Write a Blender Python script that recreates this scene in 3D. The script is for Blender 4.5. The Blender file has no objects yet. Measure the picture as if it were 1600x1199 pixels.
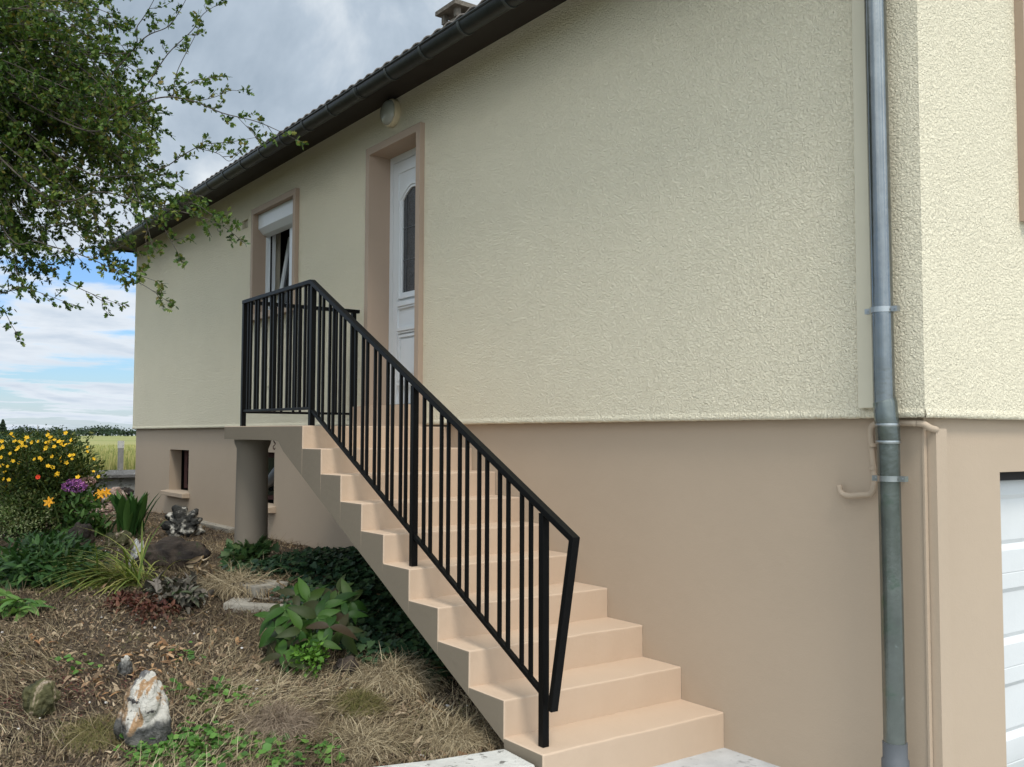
import bpy, bmesh, math, random
import numpy as np
from mathutils import Vector, Matrix, noise

random.seed(7)
RNG = np.random.default_rng(7)
R = math.radians
PI = math.pi
SC = bpy.context.scene
COL = SC.collection

# ------------------------------------------------------------------ camera
CF, CYAW, CPITCH, CROLL = 1520.455, 0.94893, 0.05406, 0.00317
CPOS = np.array([2.43461, -3.96982, 1.6107])


def cam_axes():
    cy, sy = math.cos(CYAW), math.sin(CYAW)
    f = np.array([-sy * math.cos(CPITCH), cy * math.cos(CPITCH), math.sin(CPITCH)])
    r = np.array([cy, sy, 0.0])
    u = np.cross(r, f)
    r2 = r * math.cos(CROLL) + u * math.sin(CROLL)
    u2 = -r * math.sin(CROLL) + u * math.cos(CROLL)
    return r2, u2, f


CR, CU, CFW = cam_axes()
cam_d = bpy.data.cameras.new('camera')
cam = bpy.data.objects.new('camera', cam_d)
COL.objects.link(cam)
cam.matrix_world = Matrix(((CR[0], CU[0], -CFW[0], CPOS[0]), (CR[1], CU[1], -CFW[1], CPOS[1]),
                           (CR[2], CU[2], -CFW[2], CPOS[2]), (0, 0, 0, 1)))
cam_d.sensor_width = 36.0
cam_d.lens = CF / 1600 * 36
cam_d.clip_start = 0.05
cam_d.clip_end = 3000
SC.camera = cam

# ------------------------------------------------------------------ light
SUN_EL, SUN_AZ = R(56), R(-19)          # azimuth of the sun measured from +X towards +Y
sdir = Vector((math.cos(SUN_EL) * math.cos(SUN_AZ), math.cos(SUN_EL) * math.sin(SUN_AZ), math.sin(SUN_EL)))
sun_d = bpy.data.lights.new('sun', 'SUN')
sun_d.energy = 1.6
sun_d.angle = R(16)
sun_d.color = (1.0, 0.95, 0.87)
sun = bpy.data.objects.new('sun', sun_d)
COL.objects.link(sun)
sun.rotation_euler = (-sdir).to_track_quat('-Z', 'Y').to_euler()

W = bpy.data.worlds.new('World')
SC.world = W
W.use_nodes = True
nt = W.node_tree
nt.nodes.clear()


def N(tree, kind, **kw):
    n = tree.nodes.new(kind)
    for k, v in kw.items():
        setattr(n, k, v)
    return n


def math_n(tree, op, a, b=None, c=None, clamp=False):
    n = tree.nodes.new('ShaderNodeMath')
    n.operation = op
    n.use_clamp = clamp
    for i, v in enumerate((a, b, c)):
        if v is None:
            continue
        if isinstance(v, (int, float)):
            n.inputs[i].default_value = v
        else:
            tree.links.new(v, n.inputs[i])
    return n.outputs[0]


def ramp_n(tree, fac, stops, interp='LINEAR'):
    n = tree.nodes.new('ShaderNodeValToRGB')
    n.color_ramp.interpolation = interp
    e = n.color_ramp.elements
    while len(e) < len(stops):
        e.new(0.5)
    for i, (p, c) in enumerate(stops):
        e[i].position = p
        e[i].color = (c[0], c[1], c[2], 1) if len(c) == 3 else c
    if fac is not None:
        tree.links.new(fac, n.inputs[0])
    return n.outputs[0]


def mapr(tree, v, a, b, c=0.0, d=1.0, smooth=True):
    n = tree.nodes.new('ShaderNodeMapRange')
    n.interpolation_type = 'SMOOTHSTEP' if smooth else 'LINEAR'
    tree.links.new(v, n.inputs[0])
    for i, x in enumerate((a, b, c, d)):
        n.inputs[i + 1].default_value = x
    return n.outputs[0]


def mixc(tree, fac, a, b, blend='MIX'):
    n = tree.nodes.new('ShaderNodeMix')
    n.data_type = 'RGBA'
    n.blend_type = blend
    ins = [s for s in n.inputs if s.type == 'RGBA']
    if isinstance(fac, (int, float)):
        n.inputs[0].default_value = fac
    else:
        tree.links.new(fac, n.inputs[0])
    for s, v in zip(ins, (a, b)):
        if isinstance(v, tuple):
            s.default_value = (v[0], v[1], v[2], 1)
        else:
            tree.links.new(v, s)
    return [o for o in n.outputs if o.type == 'RGBA'][0]


def noise_n(tree, vec, scale, detail=4, rough=0.55, dist=0.0, dim='3D'):
    n = tree.nodes.new('ShaderNodeTexNoise')
    n.noise_dimensions = dim
    n.inputs['Scale'].default_value = scale
    n.inputs['Detail'].default_value = detail
    n.inputs['Roughness'].default_value = rough
    n.inputs['Distortion'].default_value = dist
    if vec is not None:
        tree.links.new(vec, n.inputs['Vector'])
    return n.outputs[0]


sky = N(nt, 'ShaderNodeTexSky')
sky.sky_type = 'NISHITA'
sky.sun_disc = False
sky.sun_elevation = SUN_EL
sky.sun_rotation = math.atan2(sdir.x, sdir.y)
sky.air_density = 1.0
sky.dust_density = 1.0
tc = N(nt, 'ShaderNodeTexCoord')
sep = N(nt, 'ShaderNodeSeparateXYZ')
nt.links.new(tc.outputs['Generated'], sep.inputs[0])
dx, dy, dz = sep.outputs
zc = math_n(nt, 'ADD', math_n(nt, 'MAXIMUM', dz, 0.0), 0.055)
cmb = N(nt, 'ShaderNodeCombineXYZ')
nt.links.new(math_n(nt, 'DIVIDE', dx, zc), cmb.inputs[0])
nt.links.new(math_n(nt, 'DIVIDE', dy, zc), cmb.inputs[1])
pv = cmb.outputs[0]
# cumulus field seen in perspective: a flat layer of cloud
n1 = noise_n(nt, pv, 0.62, 7, 0.6, 0.35)
n2 = noise_n(nt, pv, 0.33, 3, 0.5)
n3 = noise_n(nt, tc.outputs['Generated'], 5.5, 6, 0.56, 0.25)
n4 = noise_n(nt, tc.outputs['Generated'], 2.1, 3, 0.5)
deck = mapr(nt, math_n(nt, 'ADD', dz, math_n(nt, 'MULTIPLY', math_n(nt, 'SUBTRACT', n3, 0.5), 0.22)), 0.15, 0.235)
puff = mapr(nt, math_n(nt, 'ADD', n1, math_n(nt, 'MULTIPLY', n2, 0.35)), 0.61, 0.73)
haze_low = mapr(nt, dz, 0.0, 0.07, 0.45, 0.0)
cover = math_n(nt, 'MAXIMUM', math_n(nt, 'MAXIMUM', deck, puff), haze_low)
# puffs are white with bluish grey bellies, the deck overhead is bluish grey
puff_c = ramp_n(nt, n1, [(0.36, (0.88, 0.91, 0.95)), (0.5, (0.78, 0.84, 0.91)), (0.66, (0.56, 0.65, 0.76))])
dk = math_n(nt, 'ADD', math_n(nt, 'MULTIPLY', n3, 0.55), math_n(nt, 'MULTIPLY', n4, 0.45))
deck_c = ramp_n(nt, dk, [(0.41, (0.32, 0.40, 0.49)), (0.49, (0.47, 0.555, 0.65)), (0.58, (0.84, 0.89, 0.93))])
cloud = mixc(nt, deck, puff_c, deck_c)
# towards the sun and the zenith the cloud deck is thinner and brighter
dotn = N(nt, 'ShaderNodeVectorMath')
dotn.operation = 'DOT_PRODUCT'
nt.links.new(tc.outputs['Generated'], dotn.inputs[0])
dotn.inputs[1].default_value = sdir
glow = mapr(nt, dotn.outputs['Value'], 0.1, 1.0, 1.0, 3.0)
cl = N(nt, 'ShaderNodeVectorMath')
cl.operation = 'SCALE'
nt.links.new(cloud, cl.inputs[0])
nt.links.new(math_n(nt, 'MULTIPLY', glow, 6.9), cl.inputs['Scale'])
skyc = N(nt, 'ShaderNodeVectorMath')
skyc.operation = 'MULTIPLY'
nt.links.new(sky.outputs[0], skyc.inputs[0])
skyc.inputs[1].default_value = (0.62, 0.82, 1.08)
final = mixc(nt, cover, skyc.outputs[0], cl.outputs[0])
bg = N(nt, 'ShaderNodeBackground')
bg.inputs['Strength'].default_value = 0.1
nt.links.new(final, bg.inputs['Color'])
wo = N(nt, 'ShaderNodeOutputWorld')
nt.links.new(bg.outputs[0], wo.inputs[0])

SC.view_settings.view_transform = 'Standard'
SC.view_settings.look = 'None'
SC.view_settings.exposure = 0.58
SC.view_settings.gamma = 1.0
SC.render.engine = 'CYCLES'
SC.cycles.max_bounces = 6
SC.cycles.diffuse_bounces = 3
SC.cycles.glossy_bounces = 3
SC.cycles.transparent_max_bounces = 6
SC.cycles.use_denoising = True


# ------------------------------------------------------------------ helpers
def ray(px, py):
    return (px - 800) / CF * CR - (py - 599.5) / CF * CU + CFW


def on(px, py, axis, val):
    d = ray(px, py)
    return CPOS + d * ((val - CPOS[axis]) / d[axis])


def far(px, py, depth):
    return CPOS + ray(px, py) * depth


def sstep(a, b, x):
    t = np.clip((x - a) / (b - a), 0, 1)
    return t * t * (3 - 2 * t)


def H(x, y):
    """height of the garden bed"""
    x = np.asarray(x, float)
    y = np.asarray(y, float)
    t = np.clip((-1.5 - x) / 3.4, 0, 1)
    h = 0.05 + 0.46 * (0.55 * t + 0.45 * t * t * (3 - 2 * t))
    h = h - 0.05 * np.clip(-y - 2.2, 0, 3) * np.clip(t * 2, 0, 1)
    h = h + 0.10 * np.exp(-((x + 4.3) / 1.1) ** 2 - ((y + 0.55) / 0.5) ** 2)
    w = np.clip((-1.5 - x) / 0.6, 0, 1)
    h = h + w * (0.022 * np.sin(2.1 * x + 1.3 * y) * np.sin(1.7 * y - 0.6 * x + 1)
                 + 0.014 * np.sin(5.3 * x - 2.2 * y + 0.5) * np.sin(4.1 * y + 1.9 * x)
                 + 0.007 * np.sin(12.3 * x + 4.2 * y) * np.sin(10.1 * y - 5.9 * x))
    return h


def gp(px, py):
    """point of the garden bed seen at a pixel"""
    d = ray(px, py)
    t = 1.0
    for _ in range(4000):
        p = CPOS + d * t
        if p[2] <= float(H(p[0], p[1])):
            break
        t += 0.005
    return p


def link(o):
    COL.objects.link(o)
    return o


def thing(name, label, cat, loc=(0, 0, 0), group=None, rz=0.0):
    o = bpy.data.objects.new(name, None)
    o.empty_display_size = 0.2
    link(o)
    o.location = loc
    o.rotation_euler.z = rz
    return tag(o, label, cat, group)


def tag(o, label, cat, group=None):
    o['label'] = label
    o['category'] = cat
    if group:
        o['group'] = group
    return o


def struct(o):
    o['kind'] = 'structure'
    return o


def stuff(o, label=None, cat=None):
    o['kind'] = 'stuff'
    if label:
        o['label'] = label
        o['category'] = cat
    return o


def obj(name, bm, m, parent=None, smooth=None, label=None, bevel=0):
    """links a bmesh as one mesh object; coordinates are world, moved into the parent's frame"""
    if bevel:
        bmesh.ops.bevel(bm, geom=[e for e in bm.edges if len(e.link_faces) == 2 and e.calc_face_angle(0) > 0.6],
                        offset=bevel, segments=2, affect='EDGES', profile=0.6)
    me = bpy.data.meshes.new(name)
    bm.normal_update()
    if parent is not None and parent.type == 'EMPTY':
        bmesh.ops.transform(bm, matrix=wm(parent).inverted(), verts=bm.verts)
    elif parent is not None and parent.parent is not None:
        bmesh.ops.transform(bm, matrix=wm(parent).inverted(), verts=bm.verts)
    bm.to_mesh(me)
    bm.free()
    if smooth is not None:
        for p in me.polygons:
            p.use_smooth = True
        if smooth < 3:
            try:
                me.set_sharp_from_angle(angle=smooth)
            except Exception:
                pass
    o = bpy.data.objects.new(name, me)
    link(o)
    if m is not None:
        me.materials.append(m)
    if parent is not None:
        o.parent = parent
    if label:
        o['label'] = label
    return o


def wm(o):
    m = Matrix.LocRotScale(o.location, o.rotation_euler, o.scale)
    return wm(o.parent) @ m if o.parent else m


def box(bm, x0, x1, y0, y1, z0, z1):
    v = [bm.verts.new(p) for p in ((x0, y0, z0), (x1, y0, z0), (x1, y1, z0), (x0, y1, z0),
                                   (x0, y0, z1), (x1, y0, z1), (x1, y1, z1), (x0, y1, z1))]
    for f in ((0, 3, 2, 1), (4, 5, 6, 7), (0, 1, 5, 4), (1, 2, 6, 5), (2, 3, 7, 6), (3, 0, 4, 7)):
        bm.faces.new([v[i] for i in f])
    return v


def boxo(name, x0, x1, y0, y1, z0, z1, m, parent=None, bevel=0.0, label=None):
    bm = bmesh.new()
    box(bm, x0, x1, y0, y1, z0, z1)
    return obj(name, bm, m, parent, bevel=bevel, label=label, smooth=R(35) if bevel else None)


def bar(bm, a, b, w, h, up=(0, 0, 1), ext=0.0):
    """square bar from a to b, w across, h along up"""
    a, b = Vector(a), Vector(b)
    d = (b - a).normalized()
    a = a - d * ext
    b = b + d * ext
    up = Vector(up)
    s = d.cross(up)
    if s.length < 1e-4:
        s = d.cross(Vector((1, 0, 0)))
    s.normalize()
    u = s.cross(d).normalized()
    c = []
    for p in (a, b):
        for i, j in ((-1, -1), (1, -1), (1, 1), (-1, 1)):
            c.append(bm.verts.new(p + s * (w / 2 * i) + u * (h / 2 * j)))
    for f in ((0, 1, 2, 3), (7, 6, 5, 4), (0, 4, 5, 1), (1, 5, 6, 2), (2, 6, 7, 3), (3, 7, 4, 0)):
        bm.faces.new([c[i] for i in f])


def tube(bm, pts, rad, seg=10, cap=True):
    pts = [Vector(p) for p in pts]
    if isinstance(rad, (int, float)):
        rad = [rad] * len(pts)
    rings = []
    ref = None
    for i, p in enumerate(pts):
        t = (pts[min(i + 1, len(pts) - 1)] - pts[max(i - 1, 0)]).normalized()
        if ref is None:
            ref = t.orthogonal().normalized()
        else:
            ref = (ref - t * ref.dot(t))
            ref = ref.normalized() if ref.length > 1e-5 else t.orthogonal().normalized()
        b = t.cross(ref)
        rings.append([bm.verts.new(p + (ref * math.cos(2 * PI * k / seg) + b * math.sin(2 * PI * k / seg)) * rad[i])
                      for k in range(seg)])
    for r0, r1 in zip(rings, rings[1:]):
        for k in range(seg):
            bm.faces.new((r0[k], r0[(k + 1) % seg], r1[(k + 1) % seg], r1[k]))
    if cap:
        bm.faces.new(rings[0][::-1])
        bm.faces.new(rings[-1])


def smooth_path(pts, n=6):
    pts = [np.array(p, float) for p in pts]
    P = [2 * pts[0] - pts[1]] + pts + [2 * pts[-1] - pts[-2]]
    out = []
    for i in range(1, len(P) - 2):
        for k in range(n):
            t = k / n
            out.append(0.5 * ((2 * P[i]) + (-P[i - 1] + P[i + 1]) * t + (2 * P[i - 1] - 5 * P[i] + 4 * P[i + 1] - P[i + 2]) * t * t
                              + (-P[i - 1] + 3 * P[i] - 3 * P[i + 1] + P[i + 2]) * t ** 3))
    out.append(pts[-1])
    return out


def prism_y(bm, prof, y0, y1):
    """profile in XZ pulled along Y"""
    a = [bm.verts.new((x, y0, z)) for x, z in prof]
    b = [bm.verts.new((x, y1, z)) for x, z in prof]
    n = len(prof)
    bm.faces.new(a)
    bm.faces.new(b[::-1])
    for i in range(n):
        bm.faces.new((a[(i + 1) % n], a[i], b[i], b[(i + 1) % n]))
    bmesh.ops.recalc_face_normals(bm, faces=bm.faces)


def prism_x(bm, prof, x0, x1):
    a = [bm.verts.new((x0, y, z)) for y, z in prof]
    b = [bm.verts.new((x1, y, z)) for y, z in prof]
    n = len(prof)
    bm.faces.new(a)
    bm.faces.new(b[::-1])
    for i in range(n):
        bm.faces.new((a[(i + 1) % n], a[i], b[i], b[(i + 1) % n]))
    bmesh.ops.recalc_face_normals(bm, faces=bm.faces)


def holed(axis, p0, p1, a0, a1, z0, z1, holes):
    """a wall slab with rectangular openings. axis 'y': faces at y=p0 (outside) and p1, a = x. axis 'x': a = y"""
    bm = bmesh.new()
    As = sorted({a0, a1} | {h[0] for h in holes} | {h[1] for h in holes})
    Zs = sorted({z0, z1} | {h[2] for h in holes} | {h[3] for h in holes})
    cache = {}

    def V(a, p, z):
        k = (round(a, 5), round(p, 5), round(z, 5))
        if k not in cache:
            cache[k] = bm.verts.new((a, p, z) if axis == 'y' else (p, a, z))
        return cache[k]

    def solid(i, j):
        if i < 0 or j < 0 or i >= len(As) - 1 or j >= len(Zs) - 1:
            return False
        a, z = (As[i] + As[i + 1]) / 2, (Zs[j] + Zs[j + 1]) / 2
        return not any(h[0] < a < h[1] and h[2] < z < h[3] for h in holes)
    for i in range(len(As) - 1):
        for j in range(len(Zs) - 1):
            if not solid(i, j):
                continue
            A0, A1, Z0, Z1 = As[i], As[i + 1], Zs[j], Zs[j + 1]
            bm.faces.new((V(A0, p0, Z0), V(A1, p0, Z0), V(A1, p0, Z1), V(A0, p0, Z1)))
            bm.faces.new((V(A0, p1, Z1), V(A1, p1, Z1), V(A1, p1, Z0), V(A0, p1, Z0)))
            for (di, dj, q) in ((-1, 0, ((A0, Z0), (A0, Z1))), (1, 0, ((A1, Z0), (A1, Z1))),
                                (0, -1, ((A0, Z0), (A1, Z0))), (0, 1, ((A0, Z1), (A1, Z1)))):
                if not solid(i + di, j + dj):
                    (a, z), (b, w) = q
                    bm.faces.new((V(a, p0, z), V(b, p0, w), V(b, p1, w), V(a, p1, z)))
    bmesh.ops.recalc_face_normals(bm, faces=bm.faces)
    return bm


# ------------------------------------------------------------------ materials
def mat(name, col, rough=0.8, bumps=(), var=None, spec=0.3, metal=0.0, second=None, coord='Object'):
    """bumps: (scale, distance, detail, kind); var: (scale, amount); second: (scale, lo, hi, colour)"""
    m = bpy.data.materials.new(name)
    m.use_nodes = True
    t = m.node_tree
    b = t.nodes['Principled BSDF']
    tcn = N(t, 'ShaderNodeTexCoord')
    vec = tcn.outputs[coord]
    c = None
    if var:
        n = noise_n(t, vec, var[0], 5, 0.6)
        k = var[1]
        lo = tuple(x * (1 - k) for x in col)
        hi = tuple(min(1, x * (1 + k)) for x in col)
        c = ramp_n(t, n, [(0.3, lo), (0.7, hi)])
    for s in ([second] if isinstance(second, tuple) else (second or [])):
        n = noise_n(t, vec, s[0], 6, 0.62, 0.3)
        c = mixc(t, mapr(t, n, s[1], s[2]), c if c is not None else tuple(col), tuple(s[3]))
    if c is not None:
        t.links.new(c, b.inputs['Base Color'])
    else:
        b.inputs['Base Color'].default_value = (*col, 1)
    b.inputs['Roughness'].default_value = rough
    b.inputs['Metallic'].default_value = metal
    b.inputs['Specular IOR Level'].default_value = spec
    prev = None
    for (sc, dist, det, kind) in bumps:
        if kind == 'vor':
            vn = t.nodes.new('ShaderNodeTexVoronoi')
            vn.inputs['Scale'].default_value = sc
            t.links.new(vec, vn.inputs['Vector'])
            h = vn.outputs['Distance']
        else:
            h = noise_n(t, vec, sc, det, 0.6, 0.6 if kind == 'worm' else 0)
            if kind == 'worm':
                h = mapr(t, h, 0.34, 0.66)
        bn = t.nodes.new('ShaderNodeBump')
        bn.inputs['Strength'].default_value = 1.0
        bn.inputs['Distance'].default_value = dist
        t.links.new(h, bn.inputs['Height'])
        if prev is not None:
            t.links.new(prev, bn.inputs['Normal'])
        prev = bn.outputs[0]
    if prev is not None:
        t.links.new(prev, b.inputs['Normal'])
    return m


def leafmat(name, stops, rough=0.5, trans=0.25, spec=0.35):
    spec = min(spec, .22)
    rough = max(rough, .48)
    m = bpy.data.materials.new(name)
    m.use_nodes = True
    t = m.node_tree
    b = t.nodes['Principled BSDF']
    a = N(t, 'ShaderNodeAttribute', attribute_name='rnd')
    c = ramp_n(t, a.outputs['Fac'], [(i / (len(stops) - 1) if len(stops) > 1 else 0, s) for i, s in enumerate(stops)])
    t.links.new(c, b.inputs['Base Color'])
    b.inputs['Roughness'].default_value = rough
    b.inputs['Specular IOR Level'].default_value = spec
    if trans:
        tr = N(t, 'ShaderNodeBsdfTranslucent')
        c2 = mixc(t, 1.0, c, (1.0, 1.0, 0.55), 'MULTIPLY')
        t.links.new(c2, tr.inputs['Color'])
        mx = N(t, 'ShaderNodeMixShader')
        mx.inputs[0].default_value = trans
        t.links.new(b.outputs[0], mx.inputs[1])
        t.links.new(tr.outputs[0], mx.inputs[2])
        t.links.new(mx.outputs[0], t.nodes['Material Output'].inputs['Surface'])
    return m


M = {}
M['stucco'] = mat('cream_stucco', (0.81, 0.73, 0.545), 0.92, [(56, 0.0030, 2, 'worm'), (100, 0.0048, 2.2, 'worm')], (1.1, 0.025), 0.12)
M['tan'] = mat('beige_masonry_paint', (0.415, 0.322, 0.232), 0.75, [(9, 0.002, 4, 'n'), (120, 0.0006, 3, 'n')], (0.9, 0.03), 0.25)
M['trim'] = mat('taupe_trim_paint', (0.385, 0.29, 0.215), 0.65, [(60, 0.0008, 3, 'n')], (2, 0.03), 0.25)
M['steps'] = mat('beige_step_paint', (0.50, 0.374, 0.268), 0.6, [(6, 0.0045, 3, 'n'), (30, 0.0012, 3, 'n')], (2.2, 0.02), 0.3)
M['stepside'] = mat('shade_darkened_masonry_paint', (0.215, 0.174, 0.124), 0.72, [(5, 0.002, 2, 'n'), (26, 0.0016, 3, 'n')], (1.6, 0.03), 0.25)  # masonry colour with the shade of the stair flank put into it
M['shadedcol'] = mat('shade_darkened_column_paint', (0.205, 0.17, 0.13), 0.75, [(60, 0.0006, 3, 'n')], (1.5, 0.03), 0.25)  # column colour darkened to carry the shade under the landing
M['black'] = mat('black_satin_paint', (0.003, 0.003, 0.003), 0.40, [(90, 0.0006, 3, 'n')], None, 0.13)
M['gutter'] = mat('weathered_gutter', (0.014, 0.016, 0.0145), 0.42, [(18, 0.002, 3, 'n')], (5, 0.25), 0.4)
M['bracket'] = mat('grey_bracket', (0.045, 0.05, 0.046), 0.45, (), (5, 0.2), 0.4)
M['soffit'] = mat('dark_brown_soffit', (0.020, 0.0155, 0.0125), 0.6, (), (4, 0.15), 0.4)
M['zinc'] = mat('galvanised_zinc', (0.21, 0.22, 0.215), 0.17, [(14, 0.0015, 3, 'n')], (9, 0.12), 0.5, 0.9,
                [(3.2, 0.56, 0.70, (0.15, 0.16, 0.155))])
M['zincold'] = mat('stained_zinc', (0.15, 0.165, 0.15), 0.22, [(14, 0.0015, 3, 'n')], (9, 0.2), 0.5, 0.75,
                   [(4.5, 0.52, 0.66, (0.075, 0.125, 0.085)), (26, 0.62, 0.76, (0.24, 0.27, 0.27))])
M['clamp'] = mat('bright_zinc', (0.42, 0.43, 0.42), 0.28, (), (20, 0.1), 0.5, 0.95)
M['pvc'] = mat('white_pvc', (0.68, 0.70, 0.705), 0.35, (), None, 0.4)
M['pvcgrey'] = mat('grey_pvc', (0.085, 0.09, 0.095), 0.5, (), (8, 0.1), 0.4)
M['cream_pvc'] = mat('cream_painted_trunking', (0.60, 0.545, 0.41), 0.55, [(40, 0.0006, 2, 'n')], (4, 0.04), 0.3)
M['tile'] = mat('weathered_roof_tile', (0.20, 0.175, 0.155), 0.9, [(40, 0.004, 4, 'n')], (6, 0.35), 0.2, 0, (9, 0.58, 0.72, (0.30, 0.28, 0.22)))
M['chim'] = mat('weathered_chimney_render', (0.15, 0.13, 0.105), 0.95, [(25, 0.02, 5, 'n')], (7, 0.3), 0.2, 0, [(6, 0.5, 0.66, (0.10, 0.085, 0.065))])
M['conc'] = mat('old_concrete', (0.27, 0.245, 0.20), 0.92, [(30, 0.006, 5, 'n'), (140, 0.002, 3, 'n')], (6, 0.18), 0.2, 0, [(13, 0.60, 0.74, (0.16, 0.155, 0.13))])
M['drive'] = mat('concrete_paving', (0.44, 0.44, 0.43), 0.9, [(60, 0.003, 5, 'n'), (220, 0.0015, 3, 'n')], (4, 0.16), 0.2, 0, [(18, 0.58, 0.75, (0.25, 0.25, 0.24))])
M['kerb'] = mat('limewashed_kerb', (0.50, 0.485, 0.44), 0.92, [(36, 0.008, 5, 'n'), (150, 0.002, 3, 'n')], (8, 0.12), 0.2, 0, [(22, 0.585, 0.66, (0.16, 0.15, 0.13))])
M['darkroom'] = mat('dark_interior', (0.025, 0.023, 0.022), 0.9)
M['glass'] = mat('window_glass', (0.012, 0.014, 0.015), 0.06, (), None, 0.5)
M['curtain'] = mat('net_curtain', (0.30, 0.31, 0.32), 0.9, (), (8, 0.2), 0.2)
M['lampglass'] = mat('opal_lamp_glass', (0.36, 0.375, 0.34), 0.18, (), None, 0.5)
M['lampbase'] = mat('cream_lamp_base', (0.62, 0.53, 0.36), 0.45)
M['soil'] = mat('dry_garden_soil', (0.085, 0.064, 0.046), 0.97, [(26, 0.03, 6, 'n'), (110, 0.012, 5, 'n')], (3.0, 0.35), 0.1, 0,
                [(7, 0.52, 0.68, (0.13, 0.10, 0.068)), (5, 0.57, 0.70, (0.04, 0.03, 0.023))])
M['rust'] = mat('rusty_iron', (0.10, 0.05, 0.03), 0.85, [(60, 0.003, 4, 'n')])
M['redwood'] = mat('dark_red_painted_wood', (0.085, 0.032, 0.026), 0.6, (), (12, 0.2))
M['bark'] = mat('grey_brown_bark', (0.085, 0.072, 0.058), 0.95, [(30, 0.02, 5, 'n')], (8, 0.3), 0.1)
M['twig'] = mat('yellowish_twig', (0.16, 0.105, 0.05), 0.9, (), (20, 0.3), 0.1)
M['garage'] = mat('white_steel_door', (0.60, 0.605, 0.59), 0.5, [(70, 0.0008, 3, 'n')], (5, 0.03), 0.35)

# door glass: obscure glass with a leaded pattern
m = mat('obscure_door_glass', (0.022, 0.023, 0.024), 0.25, [(70, 0.004, 4, 'n')], None, 0.5, 0, [(85, 0.50, 0.62, (0.055, 0.057, 0.058))])
M['doorglass'] = m

# ------------------------------------------------------------------ ground, drive, field
def grid_mesh(name, xs, ys, fz, m, parent=None):
    me = bpy.data.meshes.new(name)
    X, Y = np.meshgrid(xs, ys, indexing='ij')
    Z = fz(X, Y)
    v = np.stack([X, Y, Z], -1).reshape(-1, 3)
    nx, ny = len(xs), len(ys)
    i = (np.arange(nx - 1)[:, None] * ny + np.arange(ny - 1)[None]).ravel()
    f = np.stack([i, i + ny, i + ny + 1, i + 1], -1)
    me.from_pydata(v.tolist(), [], f.tolist())
    for p in me.polygons:
        p.use_smooth = True
    me.materials.append(m)
    o = link(bpy.data.objects.new(name, me))
    return o


M['lawn'] = mat('rough_grass_ground', (0.10, 0.115, 0.05), 0.95, [(40, 0.02, 5, 'n')], (2, 0.3), 0.1)
struct(grid_mesh('ground', np.array([-900., -16, 900]), np.array([-900., 0, 900]), lambda x, y: np.full_like(x, -0.06), M['lawn']))
M['fieldm'] = mat('ripening_crop', (0.215, 0.225, 0.085), 0.95, [(6, 0.05, 5, 'n')], (0.35, 0.25), 0.1, 0,
                  [(0.03, 0.45, 0.62, (0.27, 0.255, 0.105))])
struct(grid_mesh('field_ground', np.linspace(-40, -15.3, 3), np.array([-40., 0, 60]), lambda x, y: np.full_like(x, 0.36), M['soil']))
xs = np.concatenate([-np.geomspace(900, 40, 26), [-33.0]])
fld = grid_mesh('wheat_field', xs, np.linspace(-700, 700, 15), lambda x, y: 1.06 + 0 * x, M['fieldm'])
struct(fld)
gxs = np.arange(-16.0, -1.44, 0.045)
gys = np.concatenate([np.arange(-9, -4.5, 0.15), np.arange(-4.5, 0.061, 0.045)])
soil = struct(grid_mesh('garden_soil', gxs, gys, H, M['soil']))
gx2 = np.arange(-16.0, -12.85, 0.15)
struct(grid_mesh('garden_soil_side', gx2, np.arange(0.0601, 8, 0.15), lambda x, y: H(x, 0 * y), M['soil']))
dr = grid_mesh('driveway', np.array([-1.44, -1.0, 0, 3, 9]), np.array([-9., -3, -1, 0.0]), lambda x, y: -0.03 + 0 * x, M['drive'])
struct(dr)
dr = grid_mesh('driveway_side', np.array([0.0, 3, 9]), np.array([0.0001, 3, 9]), lambda x, y: -0.03 - 0.0 * x, M['drive'])
struct(dr)

# ------------------------------------------------------------------ house
UY, LED = -0.05, 1.705         # face of the stucco, level of its lower edge
SOF, XL = 4.465, -12.88        # soffit level, left end
GX = 0.045
house = thing('house', 'cream rendered house with beige base, dark eaves and white front door', 'house', (-6.4, 4, 0))
DX0, DX1, DZ0, DZ1 = -5.13, -4.315, 1.86, 4.065      # door opening
WX0, WX1, WZ0, WZ1 = -7.90, -6.80, 2.93, 4.05        # window opening
DOOR_HOLE = (DX0 - .03, DX1 + .03, LED, DZ1 + .03)
bm = holed('y', UY, 0.24, XL, GX, LED, SOF + 0.1, [DOOR_HOLE, (WX0 - .03, WX1 + .03, WZ0 - .03, WZ1 + .03), (-8.36, -8.18, 3.965, 4.065)])
# soften the lower edge
sw = obj('stucco_wall', bm, M['stucco'], house)
# vent recess back
boxo('vent_grille', -8.365, -8.175, 0.0, 0.05, 3.96, 4.07, M['stucco'], house)
bm = bmesh.new()
for k in range(4):
    box(bm, -8.355, -8.185, -0.02, 0.0, 3.972 + k * .024, 3.984 + k * .024)
obj('vent_slats', bm, M['cream_pvc'], house)
bm = bmesh.new()
box(bm, -7.55, -7.47, UY - .012, UY, 2.13, 2.33)
obj('junction_box', bm, M['cream_pvc'], house, bevel=.004)
# base wall with two cellar openings
C1 = (-11.13, -10.30, 0.865, 1.415)
C2 = (-8.25, -7.41, 0.865, 1.43)
obj('base_wall', holed('y', 0.0, 0.16, XL + .02, 0.0, -0.6, LED - 0.002, [C1, C2]), M['tan'], house)
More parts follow.
